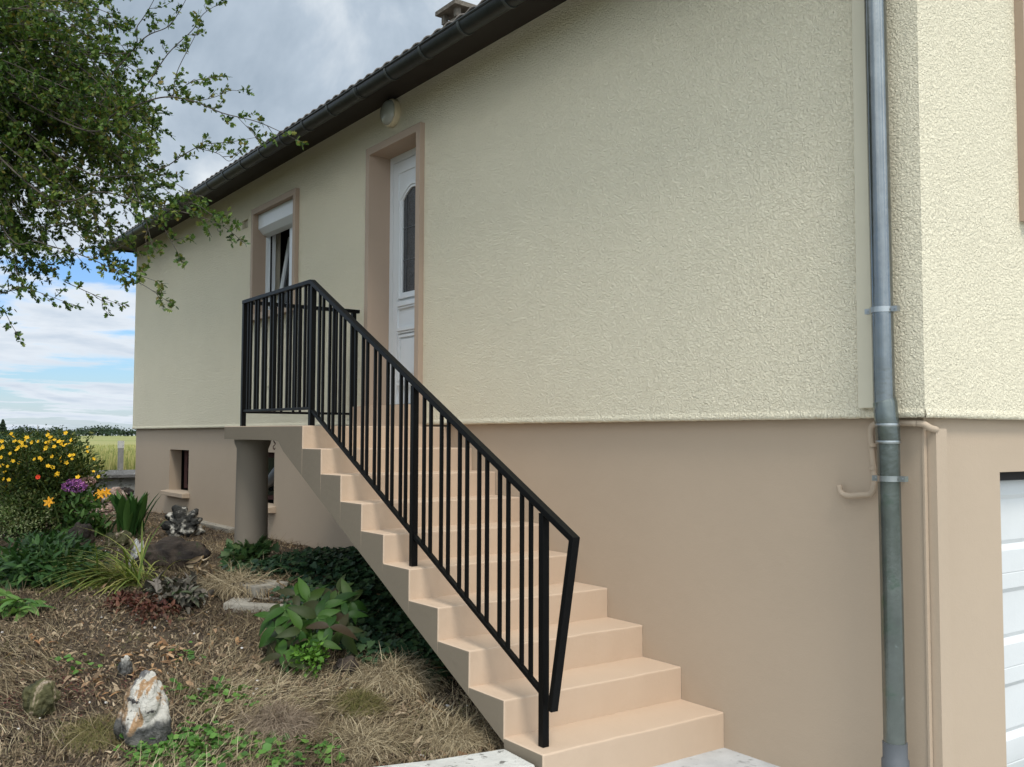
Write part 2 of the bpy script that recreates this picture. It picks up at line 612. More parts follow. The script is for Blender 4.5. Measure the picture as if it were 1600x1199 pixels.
# gable: base wall with the garage opening, stucco above with a window opening
GW = (0.86, 2.2, 2.72, 4.05)
obj('gable_base_wall', holed('x', 0.0, -0.25, 0.1601, 8.0, -0.6, LED - 0.002, [(0.645, 3.2, -0.6, 1.446)]), M['tan'], house)
obj('gable_stucco_wall', holed('x', GX, -0.24, 0.2401, 8.0, LED + .001, SOF + 0.09, [GW]), M['stucco'], house)
bm = bmesh.new()
prism_x(bm, [(UY + .001, SOF + .09), (8.0, SOF + .09), (4.0, SOF + .09 + 1.55)], GX - .2, GX + .001)
obj('gable_peak', bm, M['stucco'], house)
boxo('far_wall', XL, -0.25, 7.76, 8.0, -0.6, SOF + .08, M['stucco'], house)
boxo('end_wall', XL, XL + .22, 0.245, 7.755, -0.6, SOF + .08, M['stucco'], house)
# rough stucco lip along the lower edge
def lip(name, along, a0, a1, p, out):
    bm = bmesh.new()
    n = int((a1 - a0) / 0.02)
    rows = []
    for i in range(n + 1):
        a = a0 + (a1 - a0) * i / n
        j = 0.004 * noise.noise((a * 30, 0, 0)) + 0.003 * noise.noise((a * 90, 3, 0))
        prof = [(0.0, 0.034), (0.006, 0.018), (0.008 + j, 0.002 + j), (0.002, -0.007 + j), (-0.03, -0.007 + j)]
        rows.append([bm.verts.new((a, p + out * q, LED + z) if along == 'x' else (p + out * q, a, LED + z)) for q, z in prof])
    for r0, r1 in zip(rows, rows[1:]):
        for k in range(len(r0) - 1):
            bm.faces.new((r0[k], r0[k + 1], r1[k + 1], r1[k]))
    bmesh.ops.recalc_face_normals(bm, faces=bm.faces)
    return obj(name, bm, M['stucco'], house, smooth=3)
lip('stucco_edge', 'x', XL, DX0 - .09, UY, -1)
lip('stucco_edge', 'x', DX1 + .09, GX, UY, -1)
lip('stucco_edge', 'y', UY, 6, GX, 1)

# eaves: soffit, fascia, roof, gutter
boxo('soffit', -13.22, 0.35, -0.37, UY - .001, SOF, SOF + .02, M['soffit'], house)
boxo('soffit', -13.22, XL - .002, UY, 8.0, SOF + .001, SOF + .021, M['soffit'], house)
boxo('fascia_board', -13.13, 0.37, -0.382, -0.371, SOF - .055, SOF - .012, M['soffit'], house)
boxo('verge_board', -13.245, -13.221, -0.37, 8.2, SOF - .02, SOF + .022, M['soffit'], house)
# tiled roof: rolls running up the slope, courses overlapping
PITCH = 0.40
bm = bmesh.new()
cols = np.arange(-13.30, 0.44, 0.03)
rows_ = []
ncourse = 15
for c in range(ncourse):
    for e, lift in ((0.0, 0.030), (0.999, 0.004)):
        s = (c + e) * 0.335
        rows_.append((s, lift))
prev = None
for (s, lift) in rows_:
    yb = -0.478 + s * math.cos(math.atan(PITCH))
    zb = SOF - .030 + s * math.sin(math.atan(PITCH))
    ring = []
    for x in cols:
        w = abs(math.sin(PI * x / 0.15)) ** 0.8 * 0.026
        j = 0.006 * noise.noise((math.floor(x / .3) * 3.1, s * 2, 0))
        ring.append(bm.verts.new((x, yb + j, zb + lift + w + j)))
    if prev:
        for k in range(len(cols) - 1):
            bm.faces.new((prev[k], prev[k + 1], ring[k + 1], ring[k]))
    prev = ring
# front edge thickness
roof = obj('roof', bm, M['tile'], house, smooth=R(50))
roof.modifiers.new('s', 'SOLIDIFY').thickness = 0.014
bm = bmesh.new()
prism_x(bm, [(4.21, SOF + 1.86), (8.6, SOF - .02), (8.6, SOF - .06), (4.21, SOF + 1.81)], -13.30, 0.44)
obj('rear_roof', bm, M['tile'], roof)
bm = bmesh.new()
tube(bm, [(-13.32, 4.25, SOF + 1.87), (0.45, 4.25, SOF + 1.87)], 0.09, 12)
obj('ridge_tiles', bm, M['tile'], roof, smooth=R(50))
# chimney behind the eaves
cx, cy_, cz = -7.02, 2.05, 5.90
bm = bmesh.new()
for (x0, x1, y0, y1, z0, z1) in [(-.19, .19, -.19, .19, -0.9, 0.55)]:
    v = box(bm, cx + x0, cx + x1, cy_ + y0, cy_ + y1, cz + z0, cz + z1)
    for q in v[4:]:
        q.co.x = cx + (q.co.x - cx) * 0.8
        q.co.y = cy_ + (q.co.y - cy_) * 0.8
ch = obj('chimney', bm, M['chim'], roof, bevel=.01)
bm = bmesh.new()
for sx in (-1, 1):
    for sy in (-1, 1):
        box(bm, cx + sx * .135 - .03, cx + sx * .135 + .03, cy_ + sy * .135 - .03, cy_ + sy * .135 + .03, cz + .55, cz + .66)
v = box(bm, cx - .22, cx + .22, cy_ - .22, cy_ + .22, cz + .66, cz + .71)
box(bm, cx - .15, cx + .15, cy_ - .15, cy_ + .15, cz + .7101, cz + .75)
obj('chimney_cap', bm, M['chim'], roof, bevel=.008)

# half round gutter with brackets
GC = (-0.450, 4.410)
def gutter_prof(r, a0=-10, a1=190, n=16):
    return [(GC[0] + r * math.cos(R(a0 + (a1 - a0) * k / n) + PI), GC[1] + r * math.sin(R(a0 + (a1 - a0) * k / n) + PI)) for k in range(n + 1)]
bm = bmesh.new()
outer, inner = gutter_prof(.066), gutter_prof(.062)
loop = outer + inner[::-1]
prism_x(bm, loop, -13.06, 0.42)
bmesh.ops.triangulate(bm, faces=[f for f in bm.faces if len(f.verts) > 4])
gut = obj('gutter', bm, M['gutter'], house, smooth=R(40))
bm = bmesh.new()
tube(bm, [(-13.06, GC[0] - .066, GC[1] + .012), (0.42, GC[0] - .066, GC[1] + .012)], .009, 8)
obj('rolled_lip', bm, M['gutter'], gut, smooth=3)
bm = bmesh.new()
prism_x(bm, gutter_prof(.0655), -13.063, -13.055)
obj('end_cap', bm, M['gutter'], gut)
for k in range(25):
    x = -0.95 - 0.52 * k
    if x < -13.0:
        break
    bm = bmesh.new()
    o1, i1 = gutter_prof(.0725), gutter_prof(.0663)
    prism_x(bm, o1 + i1[::-1], x - .012, x + .012)
    bmesh.ops.triangulate(bm, faces=[f for f in bm.faces if len(f.verts) > 4])
    obj('gutter_bracket', bm, M['bracket'], gut, smooth=R(40))
for x in (-4.6, -8.7, -12.2):
    bm = bmesh.new()
    o1, i1 = gutter_prof(.070), gutter_prof(.0663)
    prism_x(bm, o1 + i1[::-1], x - .05, x + .05)
    bmesh.ops.triangulate(bm, faces=[f for f in bm.faces if len(f.verts) > 4])
    obj('gutter_joint', bm, M['gutter'], gut, smooth=R(40))

# window and door surrounds
def surround(name, x0, x1, z0, z1, w, ydepth, bottom, m):
    bm = bmesh.new()
    y0, y1 = UY - .045, ydepth
    box(bm, x0 - w, x0, y0, y1, z0 - (w if bottom else 0), z1 + w)
    box(bm, x1, x1 + w, y0, y1, z0 - (w if bottom else 0), z1 + w)
    box(bm, x0 + .0001, x1 - .0001, y0, y1, z1, z1 + w)
    return obj(name, bm, m, house, bevel=.003)
surround('door_surround', DX0, DX1, LED + .003, DZ1, .065, .155, False, M['trim'])
surround('window_surround', WX0, WX1, WZ0, WZ1, .062, .16, False, M['trim'])
bm = bmesh.new()
box(bm, WX0 - .10, WX1 + .10, UY - .075, .12, WZ0 - .07, WZ0 - .001)
obj('window_sill', bm, M['trim'], house, bevel=.004)
# threshold under the door: one more step
bm = bmesh.new()
box(bm, DX0 - .062, DX1 + .062, UY - .15, 0.30, 1.68, DZ0)
obj('door_step', bm, M['steps'], house, bevel=.008)

# front door
door = bpy.data.objects.new('front_door', None)
link(door)
door.parent = house
door.location = wm(house).inverted() @ Vector(((DX0 + DX1) / 2, 0.12, DZ0))
FY = 0.115
bm = bmesh.new()
fw = .06
box(bm, DX0 + .001, DX0 + fw, FY, FY + .07, DZ0, DZ1)
box(bm, DX1 - fw, DX1 - .001, FY, FY + .07, DZ0, DZ1)
box(bm, DX0 + fw, DX1 - fw, FY, FY + .07, DZ1 - fw, DZ1)
obj('door_frame', bm, M['pvc'], door, bevel=.006)
lx0, lx1, lz0, lz1 = DX0 + fw + .004, DX1 - fw - .004, DZ0 + .015, DZ1 - fw - .004
dcx = (lx0 + lx1) / 2
gx0, gx1, gz0, gz1 = lx0 + .17, lx1 - .17, DZ0 + .98, DZ1 - .42
ARC = .09


def arch(x0, x1, z0, z1, rise, n=14):
    pts = [(x0, z0), (x1, z0)]
    for k in range(n + 1):
        t = k / n
        x = x1 + (x0 - x1) * t
        pts.append((x, z1 + rise * math.sin(PI * t)))
    return pts


bm = bmesh.new()
box(bm, lx0, lx1, FY + .012, FY + .06, lz0, lz1)
leaf = obj('door_leaf', bm, M['pvc'], door, bevel=.004)
# raised rim round the leaf
bm = bmesh.new()
box(bm, lx0 + .001, lx0 + .085, FY + .002, FY + .012, lz0, lz1)
box(bm, lx1 - .085, lx1 - .001, FY + .002, FY + .012, lz0, lz1)
box(bm, lx0 + .085, lx1 - .085, FY + .002, FY + .012, lz1 - .10, lz1)
obj('door_rim', bm, M['pvc'], door, bevel=.004)


def ring(bm, outer, inner, y0, y1):
    n = len(outer)
    a = [bm.verts.new((x, y0, z)) for x, z in outer]
    b = [bm.verts.new((x, y0, z)) for x, z in inner]
    a2 = [bm.verts.new((x, y1, z)) for x, z in outer]
    b2 = [bm.verts.new((x, y1, z)) for x, z in inner]
    for i in range(n):
        j = (i + 1) % n
        bm.faces.new((a[i], a[j], b[j], b[i]))
        bm.faces.new((a[j], a[i], a2[i], a2[j]))
        bm.faces.new((b[i], b[j], b2[j], b2[i]))
    bmesh.ops.recalc_face_normals(bm, faces=bm.faces)


bm = bmesh.new()
ring(bm, arch(gx0 - .055, gx1 + .055, gz0 - .05, gz1 + .02, ARC + .04), arch(gx0 - .025, gx1 + .025, gz0 - .022, gz1 + .005, ARC + .018), FY - .012, FY + .012)
ring(bm, arch(gx0 - .024, gx1 + .024, gz0 - .021, gz1 + .004, ARC + .017), arch(gx0, gx1, gz0, gz1, ARC), FY - .004, FY + .012)
obj('glazing_bead', bm, M['pvc'], door, bevel=.003)
bm = bmesh.new()
vs = [bm.verts.new((x, FY + .0105, z)) for x, z in arch(gx0 - .002, gx1 + .002, gz0 - .002, gz1, ARC)]
vs2 = [bm.verts.new((x, FY + .0125, z)) for x, z in arch(gx0 - .002, gx1 + .002, gz0 - .002, gz1, ARC)]
bm.faces.new(vs)
for i in range(len(vs)):
    j = (i + 1) % len(vs)
    bm.faces.new((vs[j], vs[i], vs2[i], vs2[j]))
bmesh.ops.recalc_face_normals(bm, faces=bm.faces)
obj('door_glass', bm, M['doorglass'], door)
bm = bmesh.new()
for zz in (gz0 + .28, gz0 + .56):
    box(bm, gx0, gx1, FY + .006, FY + .0105, zz - .004, zz + .004)
for xx in (gx0 + .05, gx1 - .05):
    box(bm, xx - .003, xx + .003, FY + .0062, FY + .0104, gz0, gz1 + .04)
obj('glazing_lead', bm, M['pvcgrey'], door)
# ledge moulding below the glass, raised panels
bm = bmesh.new()
for (z0, z1, dd) in ((gz0 - .115, gz0 - .075, .03), (gz0 - .135, gz0 - .1155, .018), (gz0 - .33, gz0 - .30, .03), (gz0 - .35, gz0 - .3305, .02),
                     (gz0 - .80, gz0 - .775, .03), (gz0 - .82, gz0 - .8005, .02)):
    box(bm, gx0 - .06, gx1 + .06, FY + .012 - dd, FY + .012, z0, z1)
box(bm, gx0 - .02, gx1 + .02, FY - .002, FY + .012, gz0 - .70, gz0 - .40)
ring(bm, [(gx0 - .06, gz0 - .76), (gx1 + .06, gz0 - .76), (gx1 + .06, gz0 - .36), (gx0 - .06, gz0 - .36)],
     [(gx0 - .035, gz0 - .735), (gx1 + .035, gz0 - .735), (gx1 + .035, gz0 - .385), (gx0 - .035, gz0 - .385)], FY - .006, FY + .012)
obj('panel_moulding', bm, M['pvc'], door, bevel=.003)
bm = bmesh.new()
box(bm, lx0, lx1, FY - .02, FY + .01, DZ0 + .001, DZ0 + .022)
obj('weather_bar', bm, M['pvcgrey'], door, bevel=.003)

# kitchen window: white frame, fixed left sash, right sash tilted inwards, roller shutter box
win = bpy.data.objects.new('window', None)
link(win)
win.parent = house
win.location = wm(house).inverted() @ Vector(((WX0 + WX1) / 2, 0.1, WZ0))
FYW = 0.085
bm = bmesh.new()
fw = .055
RX = float(on(452, 400, 1, FYW)[0])                   # the wide right stile begins here
box(bm, WX0 + .001, WX0 + fw, FYW, FYW + .065, WZ0, WZ1)
box(bm, RX, WX1 + .02, FYW, FYW + .065, WZ0, WZ1)
box(bm, WX0 + fw, RX, FYW, FYW + .065, WZ0, WZ0 + fw)
box(bm, WX0 + fw, RX, FYW, FYW + .065, WZ1 - .20, WZ1)
obj('window_frame', bm, M['pvc'], win, bevel=.004)
boxo('window_seal', WX0 + fw + .0005, WX0 + fw + .006, FYW + .004, FYW + .022, WZ0 + fw, WZ1 - .20, M['darkroom'], win)
ix0, ix1, iz0, iz1 = WX0 + fw, RX, WZ0 + fw, WZ1 - .20


def sash(x0, x1, z0, z1, y, tilt, label=None):
    rot = Matrix.Translation((0, y, z0)) @ Matrix.Rotation(-tilt, 4, 'X') @ Matrix.Translation((0, -y, -z0))
    bm = bmesh.new()
    s = .06
    box(bm, x0, x0 + s, y, y + .055, z0, z1)
    box(bm, x1 - s, x1, y, y + .055, z0, z1)
    box(bm, x0 + s, x1 - s, y, y + .055, z0, z0 + s)
    box(bm, x0 + s, x1 - s, y, y + .055, z1 - s, z1)
    bmesh.ops.transform(bm, matrix=rot, verts=bm.verts)
    obj('sash', bm, M['pvc'], win, bevel=.004, label=label)
    bm = bmesh.new()
    box(bm, x0 + s - .005, x1 - s + .005, y + .02, y + .028, z0 + s - .005, z1 - s + .005)
    bmesh.ops.transform(bm, matrix=rot, verts=bm.verts)
    obj('pane', bm, M['glass'], win)


sash(ix0 + .012, ix1 + .3, iz0 + .004, iz1 - .004, FYW + .07, R(9), 'sash tilted inwards at the top')
bm = bmesh.new()
prism_x(bm, [(-.035, WZ1 - .001), (-.035, WZ1 - .155), (.02, WZ1 - .215), (FYW - .002, WZ1 - .235), (FYW - .002, WZ1 - .001)], WX0 + .002, WX1 - .002)
obj('roller_shutter_box', bm, M['pvc'], win, bevel=.003)
for sx in (WX0 + .004, WX1 - .034):
    bm = bmesh.new()
    box(bm, sx, sx + .03, FYW - .03, FYW - .001, WZ0, WZ1 - .24)
    obj('shutter_rail', bm, M['pvc'], win, bevel=.002)
# dark rooms behind the openings
for (x0, x1, z0, z1) in ((WX0 - .4, WX1 + .4, WZ0 - .4, WZ1 + .2), (C1[0] - .2, C1[1] + .2, .6, 1.6), (C2[0] - .2, C2[1] + .2, .6, 1.6)):
    bm = bmesh.new()
    yb = .2601 if z0 > 2 else .1601
    box(bm, x0, x1, yb, 1.2, z0, z1)
    bmesh.ops.delete(bm, geom=[f for f in bm.faces if all(abs(v.co.y - yb) < 1e-4 for v in f.verts)], context='FACES')
    bmesh.ops.reverse_faces(bm, faces=bm.faces)
    obj('dark_room', bm, M['darkroom'], house)
# cellar windows: sill, red wooden shutter leaf standing ajar
def cellar(C, tube_inside):
    e = bpy.data.objects.new('cellar_window', None)
    link(e)
    e.parent = house
    e.location = wm(house).inverted() @ Vector(((C[0] + C[1]) / 2, 0, C[2]))
    bm = bmesh.new()
    prism_x(bm, [(-.095, C[2] - .01), (-.095, C[2] - .065), (.0, C[2] - .07), (.1, C[2] - .07), (.1, C[2] + .001), (0.0, C[2] + .001)], C[0] - .08, C[1] + .06)
    obj('cellar_sill', bm, M['tan'], e, bevel=.006)
    bm = bmesh.new()
    rot = Matrix.Translation((C[0] + .03, .19, 0)) @ Matrix.Rotation(R(38), 4, 'Z') @ Matrix.Translation((-C[0] - .03, -.19, 0))
    for (x0, x1, z0, z1) in ((C[0] + .03, C[0] + .08, C[2] + .02, C[3] - .02), (C[0] + .38, C[0] + .43, C[2] + .02, C[3] - .02),
                             (C[0] + .08, C[0] + .38, C[2] + .02, C[2] + .07), (C[0] + .08, C[0] + .38, C[3] - .07, C[3] - .02),
                             (C[0] + .08, C[0] + .38, C[2] + .25, C[2] + .29)):
        box(bm, x0, x1, .19, .23, z0, z1)
    bmesh.ops.transform(bm, matrix=rot, verts=bm.verts)
    obj('cellar_sash', bm, M['redwood'], e, bevel=.003)
    bm = bmesh.new()
    box(bm, C[0] + .07, C[0] + .39, .206, .212, C[2] + .06, C[3] - .06)
    bmesh.ops.transform(bm, matrix=rot, verts=bm.verts)
    obj('cellar_pane', bm, M['glass'], e)
    if tube_inside:
        bm = bmesh.new()
        tube(bm, smooth_path([(C[1] - .75, .12, C[2] + .16), (C[1] - .4, .12, C[2] + .25), (C[1] - .18, .14, C[2] + .38), (C[1] - .05, .26, C[2] + .42)]), .06, 12)
        obj('flexible_duct', bm, M['pvcgrey'], e, smooth=3)


cellar(C1, False)
cellar(C2, True)

# gable window surround at the right edge, garage door
bm = bmesh.new()
for (y0, y1, z0, z1) in ((GW[0] - .06, GW[0], GW[2] - .05, GW[3] + .06), (GW[1], GW[1] + .06, GW[2] - .05, GW[3] + .06), (GW[0], GW[1], GW[3], GW[3] + .06)):
    box(bm, -.15, GX + .045, y0, y1, z0, z1)
box(bm, -.15, GX + .06, GW[0] - .0, GW[1] + .0, GW[2] - .05, GW[2])
obj('gable_window_surround', bm, M['trim'], house, bevel=.003)
bm = bmesh.new()
box(bm, -.12, -.11, GW[0], GW[1], GW[2], GW[3])
obj('gable_window_pane', bm, M['glass'], house)
bm = bmesh.new()
prof = []
zj = 1.40
for s in range(5):
    zt = zj - .463 * s
    for (dz_, dp) in ((0, -.004), (-.004, 0), (-.075, 0), (-.098, -.014), (-.30, -.014), (-.322, -.024), (-.345, -.004), (-.352, 0), (-.459, 0)):
        prof.append((dp, zt + dz_))
prev = None
for dp, z in prof:
    a, b = bm.verts.new((-.10 + dp, .60, z)), bm.verts.new((-.10 + dp, 3.25, z))
    if prev:
        bm.faces.new((prev[0], a, b, prev[1]))
    prev = (a, b)
bmesh.ops.recalc_face_normals(bm, faces=bm.faces)
gd = obj('garage_door', bm, M['garage'], house)
md = gd.modifiers.new('s', 'SOLIDIFY')
md.thickness = .03
md.offset = -1
boxo('garage_lintel_seal', -.14, -.05, .60, 3.25, 1.402, 1.4455, M['darkroom'], house)

# downpipe with clamps, sleeve and foot
PXc = -.095
pipe_e = bpy.data.objects.new('downpipe', None)
link(pipe_e)
pipe_e.parent = house
pipe_e.location = wm(house).inverted() @ Vector((PXc, -.13, 0))
def cyl(name, pts, r, m, parent, seg=28, smooth=R(50)):
    bm = bmesh.new()
    tube(bm, pts, r, seg)
    return obj(name, bm, m, parent, smooth=smooth)
PY = -.128
cyl('upper_pipe', [(PXc - .018, PY - .005, 4.30), (PXc - .004, PY - .002, 1.72)], .047, M['zinc'], pipe_e)
cyl('bend', [(PXc + .02, GC[0], 4.36), (PXc, GC[0] + .02, 4.30), (PXc - .01, PY - .06, 4.32), (PXc - .018, PY, 4.2)], .045, M['zinc'], pipe_e)
cyl('sleeve', [(PXc - .004, PY - .002, 1.775), (PXc - .002, PY, 1.765), (PXc + .004, PY + .005, 1.655), (PXc + .006, PY + .008, 1.585)], [.049, .0515, .0515, .0505], M['zincold'], pipe_e)
for (z, r, dx_) in ((1.665, .0535, .004), (1.59, .0535, .007)):
    bm = bmesh.new()
    tube(bm, [(PXc + dx_, PY + .005, z - .006), (PXc + dx_, PY + .005, z), (PXc + dx_, PY + .005, z + .006)], [r - .001, r, r - .001], 28)
    obj('solder_ring', bm, M['clamp'], pipe_e, smooth=R(50))
cyl('lower_pipe', [(PXc + .006, PY + .008, 1.60), (PXc + .012, PY + .008, .24)], .0475, M['zincold'], pipe_e)
cyl('foot_socket', [(PXc + .012, PY + .008, .295), (PXc + .012, PY + .008, .225), (PXc + .012, PY + .008, .22), (PXc + .012, PY + .008, -.1)], [.0515, .0515, .057, .057], M['pvcgrey'], pipe_e)
for z, dx_, dy_ in ((2.175, -.008, 0.0), (1.43, .010, .008)):
    bm = bmesh.new()
    tube(bm, [(PXc + dx_, PY + dy_, z - .012), (PXc + dx_, PY + dy_, z + .012)], .0535, 28)
    for s in (-1, 1):
        box(bm, PXc + dx_ + s * .064 - .016, PXc + dx_ + s * .064 + .016, PY + dy_ - .014, PY + dy_ + .014, z - .012, z + .012)
    for s in (-1, 1):
        tube(bm, [(PXc + dx_ + s * .066, PY + dy_ - .018, z), (PXc + dx_ + s * .066, PY + dy_ + .02, z)], .006, 8)
    bar(bm, (PXc + dx_, PY + .04, z), (PXc + dx_, 0.01, z), .012, .012)
    obj('pipe_clamp', bm, M['clamp'], pipe_e, bevel=.002, smooth=R(50))

# cable trunking up the stucco, painted copper pipe, corner duct on the gable
bm = bmesh.new()
box(bm, -.265, -.185, UY - .032, UY - .0005, 1.745, SOF - .002)
obj('cable_trunking', bm, M['cream_pvc'], house, bevel=.008)
cyl('painted_copper_pipe', smooth_path([(-.408, -.035, 1.385), (-.398, -.035, 1.352), (-.36, -.035, 1.338), (-.29, -.035, 1.345), (-.242, -.035, 1.352), (-.225, -.035, 1.385),
                                (-.226, -.03, 1.44), (-.235, -.03, 1.56), (-.238, -.03, 1.64), (-.215, -.03, 1.672), (-.15, -.03, 1.676), (0.0, -.035, 1.672)]), .0135, M['tan'], house, 12, 3)
for z in (1.47, 1.575):
    bm = bmesh.new()
    tube(bm, [(-.231, -.03, z - .008), (-.232, -.03, z + .008)], .018, 12)
    obj('pipe_collar', bm, M['tan'], house, smooth=R(50))
cyl('pipe_elbow', smooth_path([(0.0, -.035, 1.672), (.03, -.034, 1.668), (.047, -.015, 1.652), (.047, .03, 1.645)]), .0145, M['tan'], house, 12, 3)
bm = bmesh.new()
prism = []
box(bm, .004, .052, .02, .105, -.5, 1.65)
obj('corner_duct', bm, M['tan'], house, bevel=.012)
bm = bmesh.new()
box(bm, .0005, .010, -.006, .016, -.5, 1.70)
obj('corner_bead', bm, M['tan'], house, bevel=.003)

# ------------------------------------------------------------------ wall lamp
lp = on(616, 178, 1, UY)
lamp = thing('wall_lamp', 'round opal glass lamp on the wall above the front door', 'lamp', (lp[0], UY, lp[2]))
def lathe_y(prof, c, seg=32):
    bm = bmesh.new()
    rings = []
    for r, y in prof:
        rings.append([bm.verts.new((c[0] + r * math.cos(2 * PI * k / seg), y, c[2] + r * math.sin(2 * PI * k / seg))) for k in range(seg)])
    for a, b in zip(rings, rings[1:]):
        for k in range(seg):
            bm.faces.new((a[k], a[(k + 1) % seg], b[(k + 1) % seg], b[k]))
    bm.faces.new(rings[-1])
    bmesh.ops.recalc_face_normals(bm, faces=bm.faces)
    return bm
obj('lamp_base', lathe_y([(.118, UY - .001), (.12, UY - .035), (.115, UY - .05), (.105, UY - .055)], lp), M['lampbase'], lamp, smooth=R(40))
obj('lamp_glass', lathe_y([(.106, UY - .0551), (.105, UY - .064), (.096, UY - .082), (.074, UY - .097), (.04, UY - .105), (.01, UY - .108)], lp), M['lampglass'], lamp, smooth=3)

# ------------------------------------------------------------------ staircase
stairs = thing('staircase', 'beige painted concrete staircase with ten risers up to a landing', 'staircase', (-2.5, -.6, 0))
SX = [-1.168, -1.479, -1.788, -2.096, -2.412, -2.72, -3.008, -3.305, -3.608, -3.918]    # riser faces, bottom to top
SZ = [0.155, 0.332, 0.513, 0.688, 0.860, 1.028, 1.192, 1.358, 1.523, 1.680]
SY0, SY1 = -1.208, -0.002


def soff(x):                                   # underside of the flight
    return max(-0.25, 0.123 + (-1.462 - x) * (1.50 - 0.123) / (4.26 - 1.462))


def wobble(bm):
    es = [e for e in bm.edges if abs(e.verts[0].co.y - e.verts[1].co.y) > .5]
    bmesh.ops.subdivide_edges(bm, edges=es, cuts=26, use_grid_fill=True)
    for v in bm.verts:
        if v.co.y < SY1 - .001:
            v.co.x += .0035 * noise.noise(v.co * 9) + .0015 * noise.noise(v.co * 30)
            v.co.z += .0030 * noise.noise(v.co * 8 + Vector((7, 0, 0))) + .0012 * noise.noise(v.co * 33)
    bmesh.ops.triangulate(bm, faces=[f for f in bm.faces if len(f.verts) > 4])


def side_shade_paint(o):
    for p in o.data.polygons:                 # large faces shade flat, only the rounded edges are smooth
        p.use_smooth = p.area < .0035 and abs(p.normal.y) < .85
    o.data.materials.append(M['stepside'])  # shade-darkened copy for outer flanks and undersides
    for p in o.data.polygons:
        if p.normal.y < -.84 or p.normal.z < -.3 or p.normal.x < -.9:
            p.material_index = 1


for k in range(9):
    x0, x1 = SX[k], SX[k + 1]
    prof = [(x0, SZ[k]), (x1, SZ[k]), (x1, soff(x1)), (x0, soff(x0) if k else -.2), (x0, SZ[k - 1] if k else 0.0)]
    if k == 0:
        prof = [(x0, SZ[0]), (x1, SZ[0]), (x1, soff(x1)), (x1 + .02, -.2), (x0, -.2)]
    bm = bmesh.new()
    prism_y(bm, prof, SY0, SY1)
    es = []
    for e in bm.edges:
        a, b = e.verts
        at = lambda v, x, z: abs(v.co.x - x) < 1e-4 and abs(v.co.z - z) < 1e-4
        nose = at(a, x0, SZ[k]) and at(b, x0, SZ[k])
        side = abs(a.co.y - SY0) < 1e-4 and abs(b.co.y - SY0) < 1e-4 and abs(a.co.z - SZ[k]) < 1e-4 and abs(b.co.z - SZ[k]) < 1e-4
        corner = abs(a.co.y - SY0) < 1e-4 and abs(b.co.y - SY0) < 1e-4 and abs(a.co.x - x0) < 1e-4 and abs(b.co.x - x0) < 1e-4 and (k == 0 or min(a.co.z, b.co.z) > SZ[k - 1] - 1e-3)
        if nose or side or corner:
            es.append(e)
    bmesh.ops.bevel(bm, geom=es, offset=.009, segments=3, affect='EDGES', profile=.6)
    # finer faces with a trowelled, slightly wavy surface
    wobble(bm)
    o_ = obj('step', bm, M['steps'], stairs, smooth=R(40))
    side_shade_paint(o_)
# landing
LX0, LX1 = -5.50, SX[9]
bm = bmesh.new()
prism_y(bm, [(LX1, SZ[9]), (LX0, SZ[9] + .004), (LX0, SZ[9] - .10), (-4.42, SZ[9] - .105), (-4.34, SZ[9] - .118), (-4.26, soff(-4.26)), (LX1, soff(LX1))], SY0, SY1)
es = [e for e in bm.edges if (e.verts[0].co.z > SZ[9] - .01 and e.verts[1].co.z > SZ[9] - .01) or (abs(e.verts[0].co.x - LX1) < 1e-4 and abs(e.verts[1].co.x - LX1) < 1e-4 and e.verts[0].co.y < -1 and e.verts[1].co.y < -1)]
bmesh.ops.bevel(bm, geom=es, offset=.008, segments=3, affect='EDGES', profile=.6)
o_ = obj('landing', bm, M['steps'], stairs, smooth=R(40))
side_shade_paint(o_)
cc = (-5.41, -1.0)
cc = (-5.25, -0.98)
pc = on(393, 800, 1, -1.0)
cc = (float(pc[0]), -1.0)
cyl('column', [(cc[0], cc[1], .2), (cc[0], cc[1], 1.0), (cc[0], cc[1], 1.50), (cc[0], cc[1], 1.545), (cc[0], cc[1], 1.5755)], [.138, .132, .127, .146, .150], M['shadedcol'], stairs, 36)

# ------------------------------------------------------------------ railing
RY = -1.13
PX0, PX1, PX2, PX3 = -5.285, -3.945, -2.50, -1.263
rail = thing('railing', 'black steel stair railing with paired bars and a slanted end', 'railing', (PX2, RY, .87))
HT = 2.70
HS = (1.141 - HT) / (-1.032 - -3.965)          # slope of the hand rail
hz = lambda x: HT + (x - -3.965) * HS
bz = lambda x: 1.794 + (x - PX1) * (0.397 - 1.794) / (PX3 - PX1)
BL = 1.80
def post(x, y, z0, z1, w=.036):
    bm = bmesh.new()
    box(bm, x - w / 2, x + w / 2, y - w / 2, y + w / 2, z0, z1)
    return obj('post', bm, M['black'], rail, bevel=.003)
post(PX0, RY, 1.684, HT - .012)
post(PX1, RY, 1.681, HT - .03)
post(PX2, RY, .861, hz(PX2) - .018)
post(PX3, RY, .156, hz(PX3) - .018)
YE = -.15
post(PX0, YE, BL, HT - .012)
def barobj(name, a, b, w, h, up=(0, 0, 1), ext=0):
    bm = bmesh.new()
    bar(bm, a, b, w, h, up, ext)
    return obj(name, bm, M['black'], rail, bevel=.003)
